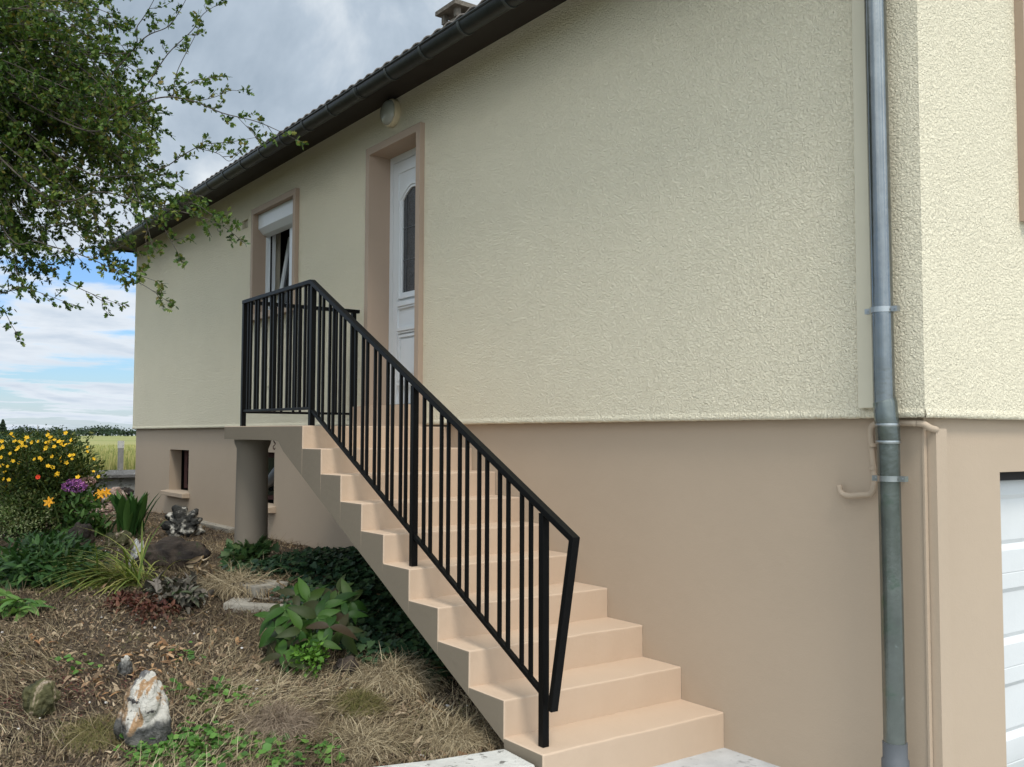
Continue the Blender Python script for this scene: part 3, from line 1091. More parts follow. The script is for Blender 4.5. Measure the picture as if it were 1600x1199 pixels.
# hand rail, mitred polyline
def poly_rail(name, pts, w, h):
    """flat bar following pts in the railing plane, mitred, side = Y"""
    bm = bmesh.new()
    pts = [Vector(p) for p in pts]
    rings = []
    for i, p in enumerate(pts):
        d0 = (p - pts[i - 1]).normalized() if i else None
        d1 = (pts[i + 1] - p).normalized() if i < len(pts) - 1 else None
        s = Vector((0, 1, 0))
        if d0 is None or d1 is None:
            d = d0 or d1
            n = s.cross(d).normalized() * -1
            k = 1
        else:
            n0, n1 = -s.cross(d0).normalized(), -s.cross(d1).normalized()
            n = (n0 + n1).normalized()
            k = 1 / max(.3, n.dot(n0))
        rings.append([bm.verts.new(p + s * (w / 2 * a) + n * (h / 2 * b * k)) for a, b in ((-1, -1), (1, -1), (1, 1), (-1, 1))])
    for a, b in zip(rings, rings[1:]):
        for k in range(4):
            bm.faces.new((a[k], a[(k + 1) % 4], b[(k + 1) % 4], b[k]))
    bm.faces.new(rings[0])
    bm.faces.new(rings[-1][::-1])
    bmesh.ops.recalc_face_normals(bm, faces=bm.faces)
    return obj(name, bm, M['black'], rail, bevel=.003)
poly_rail('handrail', [(PX0 - .018, RY, HT), (-3.965, RY, HT), (-1.035, RY, hz(-1.035)), (-1.195, RY, .335)], .042, .030)
barobj('handrail', (PX0, RY + .0215, HT), (PX0, -.10, HT), .042, .030)
poly_rail('bottom_rail', [(PX0 + .018, RY, BL + .008), (PX1 - .018, RY, BL + .002)], .02, .02)
poly_rail('bottom_rail', [(PX1 + .018, RY, bz(PX1 + .018)), (PX3 - .018, RY, bz(PX3 - .018))], .024, .024)
barobj('bottom_rail', (PX0, RY + .018, BL), (PX0, -.06, BL), .02, .02)
BW = .0172
def baluster(x, y, z0, z1):
    bm = bmesh.new()
    w = BW
    box(bm, x - w / 2, x + w / 2, y - w / 2, y + w / 2, z0, z1)
    o = obj('baluster', bm, M['black'], rail)
for k in range(8):                                     # landing, paired bars
    c = -5.165 + .160 * k
    for s in (-1, 1):
        baluster(c + s * .030, RY, BL + .008, HT - .013)
for k in range(8):                                     # upper half of the flight
    c = -3.795 + .1665 * k
    for s in (-1, 1):
        x = c + s * .031
        baluster(x, RY, bz(x) + .004, hz(x) - .012)
for k in range(6):                                     # lower half
    c = -2.350 + .1895 * k
    for s in (-1, 1):
        x = c + s * .037
        baluster(x, RY, bz(x) + .004, hz(x) - .012)
for k in range(5):                                     # short return to the wall
    c = -1.00 + .165 * k
    for s in (-1, 1):
        baluster(PX0, c + s * .030, BL + .008, HT - .013)

# hook under the landing
hp = on(428, 690, 1, -1.15)
bm = bmesh.new()
tube(bm, smooth_path([(hp[0], -1.15, 1.577), (hp[0], -1.15, 1.565), (hp[0] + .02, -1.15, 1.555), (hp[0] + .02, -1.15, 1.54), (hp[0] - .006, -1.15, 1.532),
                      (hp[0] - .012, -1.15, 1.515), (hp[0] + .01, -1.15, 1.505), (hp[0] + .024, -1.15, 1.517)]), .0035, 6)
tag(obj('hook', bm, M['rust'], None, smooth=3), 'small rusty S hook hanging under the stair landing', 'hook')

# ------------------------------------------------------------------ kerb, slabs, odd things by the wall
bm = bmesh.new()
kp = [(-1.462, -1.215), (-1.185, -1.235), (-1.215, -1.6), (-1.33, -2.1), (-1.55, -2.7), (-1.95, -3.4), (-2.25, -3.3), (-1.84, -2.6), (-1.64, -2.0), (-1.55, -1.55)]
a = [bm.verts.new((x, y, .105 + .006 * math.sin(9 * y))) for x, y in kp]
b = [bm.verts.new((x, y, -.1)) for x, y in kp]
bm.faces.new(a)
bm.faces.new(b[::-1])
for i in range(len(kp)):
    j = (i + 1) % len(kp)
    bm.faces.new((a[j], a[i], b[i], b[j]))
bmesh.ops.recalc_face_normals(bm, faces=bm.faces)
tag(obj('kerb', bm, M['kerb'], None, bevel=.012), 'pale worn concrete kerb edging the garden bed at the stair foot', 'kerb')


def ground_box(name, px, py, sx, sy, sz, rz, m, lift=0.0, bev=.01, parent=None):
    p = gp(px, py)
    bm = bmesh.new()
    box(bm, -sx / 2, sx / 2, -sy / 2, sy / 2, -.06, sz)
    for v in bm.verts:
        v.co += Vector((noise.noise(v.co * 7), noise.noise(v.co * 7 + Vector((5, 0, 0))), 0)) * .012
    bmesh.ops.transform(bm, matrix=Matrix.Translation(Vector(p) + Vector((0, 0, lift))) @ Matrix.Rotation(rz, 4, 'Z'), verts=bm.verts)
    return obj(name, bm, m, parent, bevel=bev)


tag(ground_box('paving_slab', 405, 921, .28, .30, .05, .3, M['conc']), 'small grey slab behind the hollow concrete block', 'slab')
# hollow block: a frame of concrete with a soil filled hole
p = gp(420, 947)
bm = bmesh.new()
o_, i_ = [(-.27, -.17), (.27, -.17), (.27, .17), (-.27, .17)], [(-.13, -.08), (.16, -.08), (.16, .09), (-.13, .09)]
for z0, z1 in ((-.09, .035),):
    A = [bm.verts.new((x, y, z1)) for x, y in o_]
    B = [bm.verts.new((x, y, z1)) for x, y in i_]
    A2 = [bm.verts.new((x, y, z0)) for x, y in o_]
    B2 = [bm.verts.new((x, y, z0)) for x, y in i_]
    for i in range(4):
        j = (i + 1) % 4
        bm.faces.new((A[i], A[j], B[j], B[i]))
        bm.faces.new((A[j], A[i], A2[i], A2[j]))
        bm.faces.new((B[i], B[j], B2[j], B2[i]))
    bm.faces.new(B2[::-1])
    bm.faces.new(A2)
bmesh.ops.recalc_face_normals(bm, faces=bm.faces)
bmesh.ops.transform(bm, matrix=Matrix.Translation(Vector(p) + Vector((0, 0, .0))) @ Matrix.Rotation(.95, 4, 'Z') @ Matrix.Rotation(R(3), 4, 'Y'), verts=bm.verts)
tag(obj('concrete_block', bm, M['conc'], None, bevel=.012), 'pale hollow concrete block half sunk in dry grass beside the big-leaved plant', 'block')
tag(ground_box('paving_slab', 348, 822, 1.5, .38, .035, 0.0, M['conc'], 0, .008), 'grey slab lying along the house wall left of the column', 'slab')
p = gp(486, 842)
bm = bmesh.new()
tube(bm, [(p[0] - .18, p[1] - .02, p[2] + .035), (p[0] + .06, p[1] + .03, p[2] + .05)], [.04, .043], 16)
tag(obj('drain_pipe', bm, M['pvc'], None, smooth=R(40)), 'short pale plastic pipe end on the ground under the stairs', 'pipe')
p = gp(424, 832)
bm = bmesh.new()
tube(bm, [(p[0], p[1], p[2] + .0), (p[0], p[1], p[2] + .05), (p[0] + .01, p[1], p[2] + .06)], [.13, .15, .14], 24)
M['lid'] = mat('pale_green_plastic', (0.32, 0.36, 0.34), 0.5)
tag(obj('plastic_lid', bm, M['lid'], None, smooth=R(40)), 'pale grey green round lid on the ground behind the column', 'lid')

# low field wall with cap, and post
bm = bmesh.new()
box(bm, -17.1, -16.98, -6, 9, .0, .80)
lw = thing('field_wall', 'low grey concrete wall with dark cap between garden and field', 'wall', (-17, 0, .3))
M['fwall'] = mat('lichened_wall', (0.27, 0.27, 0.25), 0.95, [(20, .02, 5, 'n')], (4, .2), .1, 0, [(8, .5, .66, (.15, .15, .13))])
M['fcap'] = mat('weathered_cap', (0.12, 0.115, 0.11), 0.95, [(20, .02, 5, 'n')], (5, .25), .1, 0, [(14, .58, .7, (.25, .25, .23))])
obj('wall_base', bm, M['fwall'], lw)
bm = bmesh.new()
prism_y(bm, [(-17.22, .80), (-16.86, .80), (-16.86, .86), (-17.0, .94), (-17.22, .94)], -6, 9)
obj('wall_cap', bm, M['fcap'], lw, bevel=.01)
pp = on(188, 733, 0, -17.05)
fp = thing('fence_post', 'weathered concrete fence post with a white top on the field wall', 'post', (-17.05, pp[1], .9))
M['postm'] = mat('grey_post', (.22, .21, .19), .95, [(20, .01, 4, 'n')], (8, .25), .1)
boxo('post_shaft', -17.09, -17.01, pp[1] - .045, pp[1] + .045, .941, 1.36, M['postm'], fp, .006)
boxo('post_top', -17.094, -17.006, pp[1] - .05, pp[1] + .05, 1.3601, 1.50, M['kerb'], fp, .01)

# ------------------------------------------------------------------ scattered leaf meshes
def unit(a):
    return a / np.maximum(np.linalg.norm(a, axis=-1, keepdims=True), 1e-9)


def scatter(name, tv, tf, pos, d, n, scale, m, parent=None, rnd=None, sx=None):
    """copies the little leaf (tv, tf) to every pos, its length along d, its face towards n, as ONE mesh"""
    tv = np.asarray(tv, float)
    pos = np.asarray(pos, float)
    K = len(pos)
    Y = unit(np.asarray(d, float))
    Z = np.asarray(n, float)
    Z = unit(Z - (Z * Y).sum(-1, keepdims=True) * Y)
    X = np.cross(Y, Z)
    s = np.broadcast_to(np.asarray(scale, float), (K,))
    sxx = s if sx is None else s * sx
    v = pos[:, None] + (tv[None, :, 0:1] * X[:, None] * sxx[:, None, None] + tv[None, :, 1:2] * Y[:, None] * s[:, None, None]
                        + tv[None, :, 2:3] * Z[:, None] * s[:, None, None])
    nv = len(tv)
    if parent is not None:
        mi = np.array(wm(parent).inverted())
        v = v @ mi[:3, :3].T + mi[:3, 3]
    v = v.reshape(-1, 3)
    fl = np.concatenate([np.array(f) for f in tf])
    tot = np.array([len(f) for f in tf])
    loops = (fl[None] + (np.arange(K) * nv)[:, None]).ravel()
    totals = np.tile(tot, K)
    starts = np.concatenate([[0], np.cumsum(totals)[:-1]])
    me = bpy.data.meshes.new(name)
    me.vertices.add(len(v))
    me.vertices.foreach_set('co', v.ravel())
    me.loops.add(len(loops))
    me.loops.foreach_set('vertex_index', loops.astype(np.int32))
    me.polygons.add(len(totals))
    me.polygons.foreach_set('loop_start', starts.astype(np.int32))
    me.polygons.foreach_set('loop_total', totals.astype(np.int32))
    me.update(calc_edges=True)
    me.polygons.foreach_set('use_smooth', np.ones(len(totals), bool))
    at = me.attributes.new('rnd', 'FLOAT', 'FACE')
    r = RNG.random(K) if rnd is None else np.asarray(rnd)
    at.data.foreach_set('value', np.repeat(r, len(tf)).astype(np.float32))
    me.materials.append(m)
    o = link(bpy.data.objects.new(name, me))
    if parent is not None:
        o.parent = parent
    return o


def leaf_t(width=.4, rows=5, droop=.15, fold=.15, tip=1.0, wmax=.42):
    """oval leaf along +Y: three columns of vertices"""
    ys = np.linspace(0, 1, rows)
    v, f = [], []
    for y in ys:
        u = y ** (math.log(.5) / math.log(wmax))
        w = width / 2 * max(.02, math.sin(PI * min(1, max(0, u))) ** .85)
        z = -droop * y * y
        v += [(-w, y, z + fold * w), (0, y, z), (w, y, z + fold * w)]
    for i in range(rows - 1):
        a = 3 * i
        f += [(a, a + 1, a + 4, a + 3), (a + 1, a + 2, a + 5, a + 4)]
    return v, f


def blade_t(width=.03, rows=5, droop=.5):
    v, f = [], []
    for i in range(rows):
        t = i / (rows - 1)
        w = width / 2 * (1 - .85 * t ** 1.5)
        y, z = t * (1 - .35 * droop * t), -droop * t * t
        v += [(-w, y, z), (w, y, z)]
    for i in range(rows - 1):
        a = 2 * i
        f.append((a, a + 1, a + 3, a + 2))
    return v, f


HAW = [(0, 0), (.06, .14), (.20, .22), (.36, .40), (.20, .44), (.20, .52), (.42, .74), (.22, .72), (.16, .78), (.18, .96), (0, 1.0)]
hv = [(x, y, .18 * x) for x, y in HAW] + [(-x, y, .18 * x) for x, y in HAW[1:-1]]
nH = len(HAW)
hf = [tuple(range(nH)), tuple([0] + [nH - 1] + list(range(nH + len(HAW) - 3, nH - 1, -1)))]
IVY = [(0, 0), (.30, -.08), (.52, .18), (.30, .36), (.34, .58), (.14, .70), (0, 1.0)]
iv = [(x, y, .15 * x) for x, y in IVY] + [(-x, y, .15 * x) for x, y in IVY[1:-1]]
nI = len(IVY)
ivf = [tuple(range(nI)), tuple([0] + [nI - 1] + list(range(nI + nI - 3, nI - 1, -1)))]


def rdir(k, up=0.0):
    d = RNG.normal(size=(k, 3))
    d = unit(d)
    d[:, 2] += up
    return unit(d)


# ------------------------------------------------------------------ dry ground cover
MAT_STRAW = leafmat('dry_straw', [(.10, .072, .043), (.235, .18, .105), (.37, .295, .18), (.51, .425, .28)], .8, 0.1, .15)
MAT_LITTER = leafmat('dead_leaf_litter', [(.05, .035, .025), (.135, .09, .055), (.27, .195, .12), (.42, .325, .215), (.21, .12, .065)], .85, 0.1, .15)
MAT_MOSS = leafmat('mossy_tuft', [(.07, .085, .02), (.14, .13, .04), (.24, .19, .085), (.11, .09, .045)], .8, .15, .15)
MAT_HERB = leafmat('ground_ivy', [(.045, .11, .022), (.085, .19, .035), (.15, .27, .055)], .5, .25)


def ground_pts(k, xr=(-12.6, -1.5), yr=(-5.2, -.06), ref=3.6):
    out = []
    tot = 0
    while tot < k:
        x = RNG.uniform(*xr, 4 * k)
        y = RNG.uniform(*yr, 4 * k)
        d = np.hypot(x - CPOS[0], y - CPOS[1])
        keep = RNG.random(4 * k) < np.clip((ref / d) ** 2, 0, 1)
        out.append(np.stack([x[keep], y[keep]], -1))
        tot += keep.sum()
    xy = np.concatenate(out)[:k]
    return np.column_stack([xy, H(xy[:, 0], xy[:, 1])])


def fnoise(p, s, off=0.0):
    return np.array([noise.noise((q[0] * s + off, q[1] * s, off)) for q in p])


P = ground_pts(130000)
strawy = fnoise(P, .9, 3.3)
P = P[(strawy > -.18) | (RNG.random(len(P)) < .3)]
ang = 2.6 + 2.2 * fnoise(P, .8, 9.1) + RNG.normal(size=len(P)) * .55
el = np.abs(RNG.normal(size=len(P))) * .42
d = np.stack([np.cos(ang) * np.cos(el), np.sin(ang) * np.cos(el), np.sin(el) + .04], -1)
v, f = blade_t(.018, 4, .3)
pr = fnoise(P, 1.4, 5.0)
stuff(scatter('dry_grass', v, f, P + np.array([0, 0, .004]) + RNG.random((len(P), 1)) * np.array([0, 0, .02]), d, rdir(len(P), 1.2), RNG.uniform(.05, .19, len(P)), MAT_STRAW,
              rnd=np.clip(.42 - .28 * sstep(-2.9, -4.0, P[:, 0]) + .55 * pr + RNG.normal(size=len(P)) * .22, 0, 1)), 'pale dry grass lying over the sloping garden bed', 'grass')
P = ground_pts(95000, ref=3.0)
v, f = blade_t(.38, 3, .5)
pr = fnoise(P, 1.1, 21.0)
stuff(scatter('leaf_litter', v, f, P + RNG.random((len(P), 1)) * np.array([0, 0, .025]), rdir(len(P), .35), rdir(len(P), .7), RNG.uniform(.010, .034, len(P)) * np.where(RNG.random(len(P)) < .04, 2.2, 1),
              MAT_LITTER, rnd=np.clip(.38 - .08 * sstep(-2.9, -4.0, P[:, 0]) + .55 * pr + RNG.normal(size=len(P)) * .30, 0, 1)), 'brown withered leaf bits covering the garden bed', 'leaf litter')
# small withered heather like tufts
P0 = ground_pts(1900, yr=(-4.5, -1.0))
P0 = P0[fnoise(P0, 1.3, 40) > -.1]
PP, DD, RR = [], [], []
for q in P0:
    k = 34
    r = RNG.uniform(.025, .07)
    PP.append(q + RNG.normal(size=(k, 3)) * np.array([r, r, .01]))
    dd = rdir(k, .8)
    DD.append(dd)
    RR.append(np.full(k, RNG.random()) + RNG.normal(size=k) * .2)
PP, DD, RR = np.concatenate(PP), np.concatenate(DD), np.clip(np.concatenate(RR), 0, 1)
v, f = blade_t(.16, 3, .4)
stuff(scatter('withered_heath', v, f, PP, DD, rdir(len(PP)), RNG.uniform(.016, .045, len(PP)), leafmat('withered_heath', [(.055, .042, .035), (.14, .105, .078), (.27, .21, .145), (.18, .17, .075)], .85, .1, .1), rnd=RR),
      'low tufts of withered heath between the stones', 'ground cover')
# pale chips of flint scattered on the soil
P = ground_pts(260, yr=(-3.6, -.6))
bm = bmesh.new()
for q in P:
    r = random.uniform(.004, .012)
    bmesh.ops.create_icosphere(bm, subdivisions=1, radius=r, matrix=Matrix.Translation((q[0], q[1], q[2] + .012 + r * .4)) @ Matrix.Diagonal((1.3, .9, .6, 1)))
stuff(obj('stone_chips', bm, mat('pale_chips', (.55, .52, .48), .8, (), (3, .3)), None), 'small pale stone chips strewn over the soil', 'stone chips')


# low green herbs in patches
def patch(name, label, cat, spots, m, tpl, size, lift=.03, group=None, pole=None):
    PP, DD, NN = [], [], []
    for (px, py, rx, ry, k) in spots:
        c = gp(px, py)
        xy = c[:2] + RNG.normal(size=(k, 2)) * np.array([rx, ry])
        z = H(xy[:, 0], xy[:, 1]) + RNG.random(k) * lift + .006
        PP.append(np.column_stack([xy, z]))
        a = RNG.random(k) * 2 * PI
        DD.append(np.stack([np.cos(a), np.sin(a), RNG.normal(size=k) * .35 + .1], -1))
        NN.append(np.column_stack([RNG.normal(size=(k, 2)) * .45, np.ones(k)]))
    PP, DD, NN = map(np.concatenate, (PP, DD, NN))
    o = scatter(name, tpl[0], tpl[1], PP, DD, NN, RNG.uniform(*size, len(PP)), m)
    return o


v, f = leaf_t(.95, 4, .15, .12, wmax=.5)
stuff(patch('ground_ivy', None, None, [(250, 1178, .10, .07, 90), (330, 1170, .12, .06, 170), (420, 1188, .12, .06, 150), (500, 1185, .09, .05, 70), (220, 1195, .10, .05, 60), (300, 1195, .14, .04, 110),
                                       (320, 1095, .08, .06, 50), (355, 1085, .07, .05, 36), (290, 1030, .05, .04, 22), (655, 1055, .03, .03, 8), (390, 1110, .1, .06, 24),
                                       (120, 1045, .1, .08, 26), (265, 1090, .05, .05, 14)],
            MAT_HERB, (v, f), (.022, .05), .045), 'fresh green ground ivy creeping along the front edge of the bed', 'ground cover')

# orange-brown fallen leaves
stuff(patch('fallen_leaves', None, None, [(265, 1030, .18, .07, 30), (215, 1048, .12, .05, 26), (150, 1070, .15, .06, 24), (60, 1010, .1, .08, 16), (330, 985, .2, .1, 20), (440, 905, .25, .1, 26)],
            leafmat('fallen_leaves', [(.22, .10, .045), (.36, .20, .09), (.45, .30, .17), (.25, .14, .08)], .7, .15), leaf_t(.34, 5, .3, .5), (.035, .075), .03), 'orange brown fallen leaves lying on the bed', 'fallen leaves')
# fine red creeping sedum
stuff(patch('red_sedum', None, None, [(30, 1105, .12, .08, 200), (120, 1090, .14, .06, 240), (200, 1065, .1, .05, 120), (85, 1060, .1, .05, 80)],
            leafmat('red_sedum', [(.07, .02, .018), (.13, .035, .03), (.10, .06, .04)], .7, .1), leaf_t(.35, 3, .1, .3), (.012, .026), .03), 'dull red creeping sedum at the mossy stone', 'ground cover')

# ------------------------------------------------------------------ stones
def stonemat(name, kind):
    m = bpy.data.materials.new(name)
    m.use_nodes = True
    t = m.node_tree
    b = t.nodes['Principled BSDF']
    o = N(t, 'ShaderNodeTexCoord').outputs['Object']
    n1 = noise_n(t, o, 7.5, 5, .6, .5)
    n2 = noise_n(t, o, 15, 6, .65, .3)
    n3 = noise_n(t, o, 60, 4, .6)
    if kind == 'flint':
        n1 = noise_n(t, o, 4.2, 5, .6, .4)
        sz = N(t, 'ShaderNodeSeparateXYZ')
        t.links.new(o, sz.inputs[0])
        c = ramp_n(t, n1, [(.34, (.055, .052, .05)), (.44, (.15, .14, .13)), (.455, (.42, .39, .33)), (.52, (.47, .44, .38)), (.545, (.33, .20, .10)), (.66, (.22, .12, .06))])
        c = mixc(t, mapr(t, n2, .565, .60), c, (.045, .04, .036))
        lft = math_n(t, 'ADD', math_n(t, 'MULTIPLY', sz.outputs[0], .58), math_n(t, 'MULTIPLY', sz.outputs[1], .81))
        lft = math_n(t, 'ADD', lft, math_n(t, 'MULTIPLY', math_n(t, 'SUBTRACT', n2, .5), .10))
        c = mixc(t, mapr(t, lft, -.03, -.045), c, ramp_n(t, n3, [(.35, (.10, .065, .035)), (.52, (.25, .155, .08)), (.66, (.42, .36, .28))]))
        low = math_n(t, 'ADD', sz.outputs[2], math_n(t, 'MULTIPLY', math_n(t, 'SUBTRACT', n1, .5), .45))
        grey = ramp_n(t, n2, [(.35, (.03, .03, .028)), (.55, (.09, .085, .075)), (.7, (.20, .185, .16))])
        c = mixc(t, mapr(t, low, .085, .135), grey, c)
    elif kind == 'white':
        c = ramp_n(t, n1, [(.32, (.16, .145, .13)), (.45, (.50, .47, .43)), (.58, (.70, .66, .60)), (.72, (.44, .30, .18))])
    elif kind == 'hollow':
        c = ramp_n(t, n1, [(.40, (.018, .018, .016)), (.53, (.05, .048, .042)), (.58, (.36, .34, .29)), (.70, (.58, .55, .48))])
    elif kind == 'mossy':
        c = ramp_n(t, n1, [(.36, (.035, .035, .014)), (.50, (.085, .078, .03)), (.57, (.30, .23, .16)), (.66, (.55, .50, .44))])
    elif kind == 'pink':
        c = ramp_n(t, n1, [(.34, (.12, .085, .07)), (.5, (.34, .23, .18)), (.66, (.52, .42, .35))])
    else:
        c = ramp_n(t, n1, [(.34, (.014, .010, .008)), (.5, (.038, .027, .019)), (.66, (.085, .06, .042))])
        c = mixc(t, mapr(t, n2, .56, .66), c, (.035, .04, .016))
    t.links.new(c, b.inputs['Base Color'])
    b.inputs['Roughness'].default_value = .75 if kind != 'flint' else .5
    b.inputs['Specular IOR Level'].default_value = .3
    p1 = None
    for h, dd in ((n2, .02), (n3, .006)):
        bn = N(t, 'ShaderNodeBump')
        bn.inputs['Distance'].default_value = dd
        t.links.new(h, bn.inputs['Height'])
        if p1:
            t.links.new(p1, bn.inputs['Normal'])
        p1 = bn.outputs[0]
    t.links.new(p1, b.inputs['Normal'])
    return m


def stone(px, py, w, h, dep, kind, label, seed, rough=.35, taper=0.0, lean=0.0, rz=0.0, group=None, sharp=False, freq=1.6, name='stone'):
    """w, h in source pixels of the photograph"""
    p = gp(px, py)
    dist = float((p - CPOS) @ CFW)
    W_, H_ = w / CF * dist, h / CF * dist
    bm = bmesh.new()
    bmesh.ops.create_icosphere(bm, subdivisions=5, radius=1)
    for v in bm.verts:
        c = v.co.copy()
        o_ = Vector((seed * 3.7, seed * 1.3, 0))
        k = 1 + rough * noise.noise(c * freq + o_) + rough * .5 * noise.noise(c * freq * 2.3 + o_) + rough * .22 * noise.noise(c * freq * 5 + o_)
        if sharp:
            k = 1 + rough * (abs(noise.noise(c * freq + o_)) * 1.6 - .4) + rough * .5 * (abs(noise.noise(c * freq * 2.4 + o_)) * 1.4 - .3) + rough * .18 * noise.noise(c * freq * 6 + o_)
        c = c * k
        zz = (c.z + 1) / 2
        c.x *= 1 - taper * zz
        c.y *= 1 - taper * zz
        c.x += lean * zz
        v.co = Vector((c.x * W_ / 2, c.y * dep * W_ / 2, (c.z + .80) * H_ / 1.85))
    yaw = math.atan2(CR[1], CR[0]) + rz
    mt = Matrix.Rotation(yaw, 4, 'Z')
    bmesh.ops.transform(bm, matrix=mt, verts=bm.verts)
    o = obj(name, bm, STM[kind], None, smooth=3)
    o.location = p - np.array([0, 0, .01])
    return tag(o, label, 'stone', group or 'stones in the garden bed')


STM = {k: stonemat('stone_' + k, k) for k in ('flint', 'white', 'hollow', 'mossy', 'pink', 'brown')}
stone(221, 1160, 104, 112, .8, 'flint', 'tall white, orange and black flint standing in the foreground bed', 2, .34, .50, .12, sharp=True, freq=1.0)
stone(64, 1116, 50, 56, .9, 'mossy', 'rounded mossy stone with a pale patch, at the left foreground', 5, .3)
stone(195, 1060, 26, 36, .8, 'flint', 'small white and ochre flint behind the tall foreground flint', 9, .35, .2, sharp=True)
stone(216, 893, 26, 50, .9, 'white', 'upright white stone at the end of the dark brown boulder', 11, .32, .15)
stone(270, 894, 118, 54, .42, 'brown', 'large dark brown boulder like a fallen log', 14, .28, .0, rz=.2, name='boulder')
stone(287, 838, 54, 42, .7, 'hollow', 'black and white hollowed flint near the house wall', 17, .5, sharp=True, freq=1.5)
stone(126, 856, 42, 42, .8, 'brown', 'squat brown stone behind the ornamental grass', 21, .3, .2)
stone(186, 858, 48, 32, .6, 'mossy', 'low brownish mossy stone left of the white upright stone', 23, .35, .2)
stone(178, 786, 34, 24, .7, 'pink', 'pinkish flint beside the purple flower head', 27, .4, sharp=True)
stone(163, 806, 30, 20, .7, 'pink', 'small rosy flint in front of the low field wall', 29, .4, sharp=True)
stone(196, 778, 24, 18, .7, 'brown', 'dull brown stone at the foot of the far house corner', 31, .4)
stone(542, 1056, 42, 30, .8, 'brown', 'dark stone half hidden beneath the large-leaved plant', 33, .3)
stone(238, 905, 22, 16, .8, 'brown', 'small brown stone in front of the dark boulder', 41, .3)

# ------------------------------------------------------------------ garden plants
def bush(root, name, cpos, rad, k, tpl, size, m, lump=9, shell=.55, up=.25, seed=1, droopy=0.0):
    """leaves in a lumpy volume"""
    cpos = np.array(cpos, float)
    rad = np.array(rad, float)
    lumps = rdir(lump, .3) * RNG.uniform(.35, .8, (lump, 1))
    li = RNG.integers(0, lump, k)
    q = lumps[li] + RNG.normal(size=(k, 3)) * .27
    r = np.linalg.norm(q, axis=-1, keepdims=True)
    q = np.where(r > 1.05, q / r * RNG.uniform(.75, 1.05, (k, 1)), q)
    pos = cpos + q * rad
    d = unit(q + rdir(k) * .7 + np.array([0, 0, up - droopy]))
    n = unit(rdir(k) * .55 + np.array([0, 0, 1.0]) + q * .5)
    ok = pos[:, 2] > H(pos[:, 0], pos[:, 1]) - .01
    return scatter(name, tpl[0], tpl[1], pos[ok], d[ok], n[ok], RNG.uniform(*size, k)[ok], m, root)


def stems(root, base, tips, r, m, name='stem'):
    bm = bmesh.new()
    base = np.array(base, float)
    for t in tips:
        t = np.array(t, float)
        midp = (base + t) / 2 + RNG.normal(size=3) * .03
        b = base + RNG.normal(size=3) * np.array([.04, .04, 0])
        tube(bm, smooth_path([b, midp, t], 4), r, 5)
    return obj(name, bm, m, root, smooth=3)


M['greenstem'] = mat('green_stem', (.07, .11, .03), .7)


def flower_mesh(kind):
    bm = bmesh.new()
    if kind == 'yellow':
        npet, L, w, curl = 5, .036, .028, .25
    elif kind == 'orange':
        npet, L, w, curl = 6, .06, .026, .45
    elif kind == 'red':
        npet, L, w, curl = 7, .026, .024, .5
    for i in range(npet):
        a = 2 * PI * i / npet + random.uniform(-.15, .15)
        prev = None
        for t in (0, .35, .7, 1.0):
            ww = w / 2 * (.35 + .65 * math.sin(PI * min(.95, t * .8 + .12)))
            if t == 1.0:
                ww *= .45
            rr = t * L
            z = curl * L * (t ** 1.2) * (1 if kind != 'orange' else 1 - .6 * t)
            c, s = math.cos(a), math.sin(a)
            A = bm.verts.new((c * rr - s * ww, s * rr + c * ww, z + .003))
            B = bm.verts.new((c * rr + s * ww, s * rr - c * ww, z + .003))
            if prev:
                bm.faces.new((prev[0], prev[1], B, A))
            prev = (A, B)
    bmesh.ops.create_icosphere(bm, subdivisions=1, radius=w * .3, matrix=Matrix.Translation((0, 0, .006)))
    me = bpy.data.meshes.new('flower_' + kind)
    bm.to_mesh(me)
    bm.free()
    for p in me.polygons:
        p.use_smooth = True
    return me


M['petal_y'] = mat('yellow_petal', (.80, .47, .02), .6, (), (60, .25), .2)
M['petal_o'] = mat('orange_petal', (.80, .36, .02), .6, (), (60, .2), .2)
M['petal_r'] = mat('scarlet_petal', (.72, .06, .02), .6, (), None, .2)


def flower(root, pos, nrm, kind, scale=1.0):
    me = FM[kind]
    o = link(bpy.data.objects.new('flower', me))
    o.parent = root
    q = Vector(nrm).to_track_quat('Z', 'Y')
    mw = wm(root).inverted() @ Matrix.LocRotScale(Vector(pos), q, Vector((scale,) * 3))
    o.location, r_, s_ = mw.decompose()
    o.rotation_euler = (r_ @ Matrix.Rotation(random.uniform(0, 6), 4, 'Z').to_quaternion()).to_euler()
    o.scale = s_
    return o


FM = {}
for k_, m_ in (('yellow', 'petal_y'), ('orange', 'petal_o'), ('red', 'petal_r')):
    FM[k_] = flower_mesh(k_)
    FM[k_].materials.append(M[m_])

TOCAM = -CFW
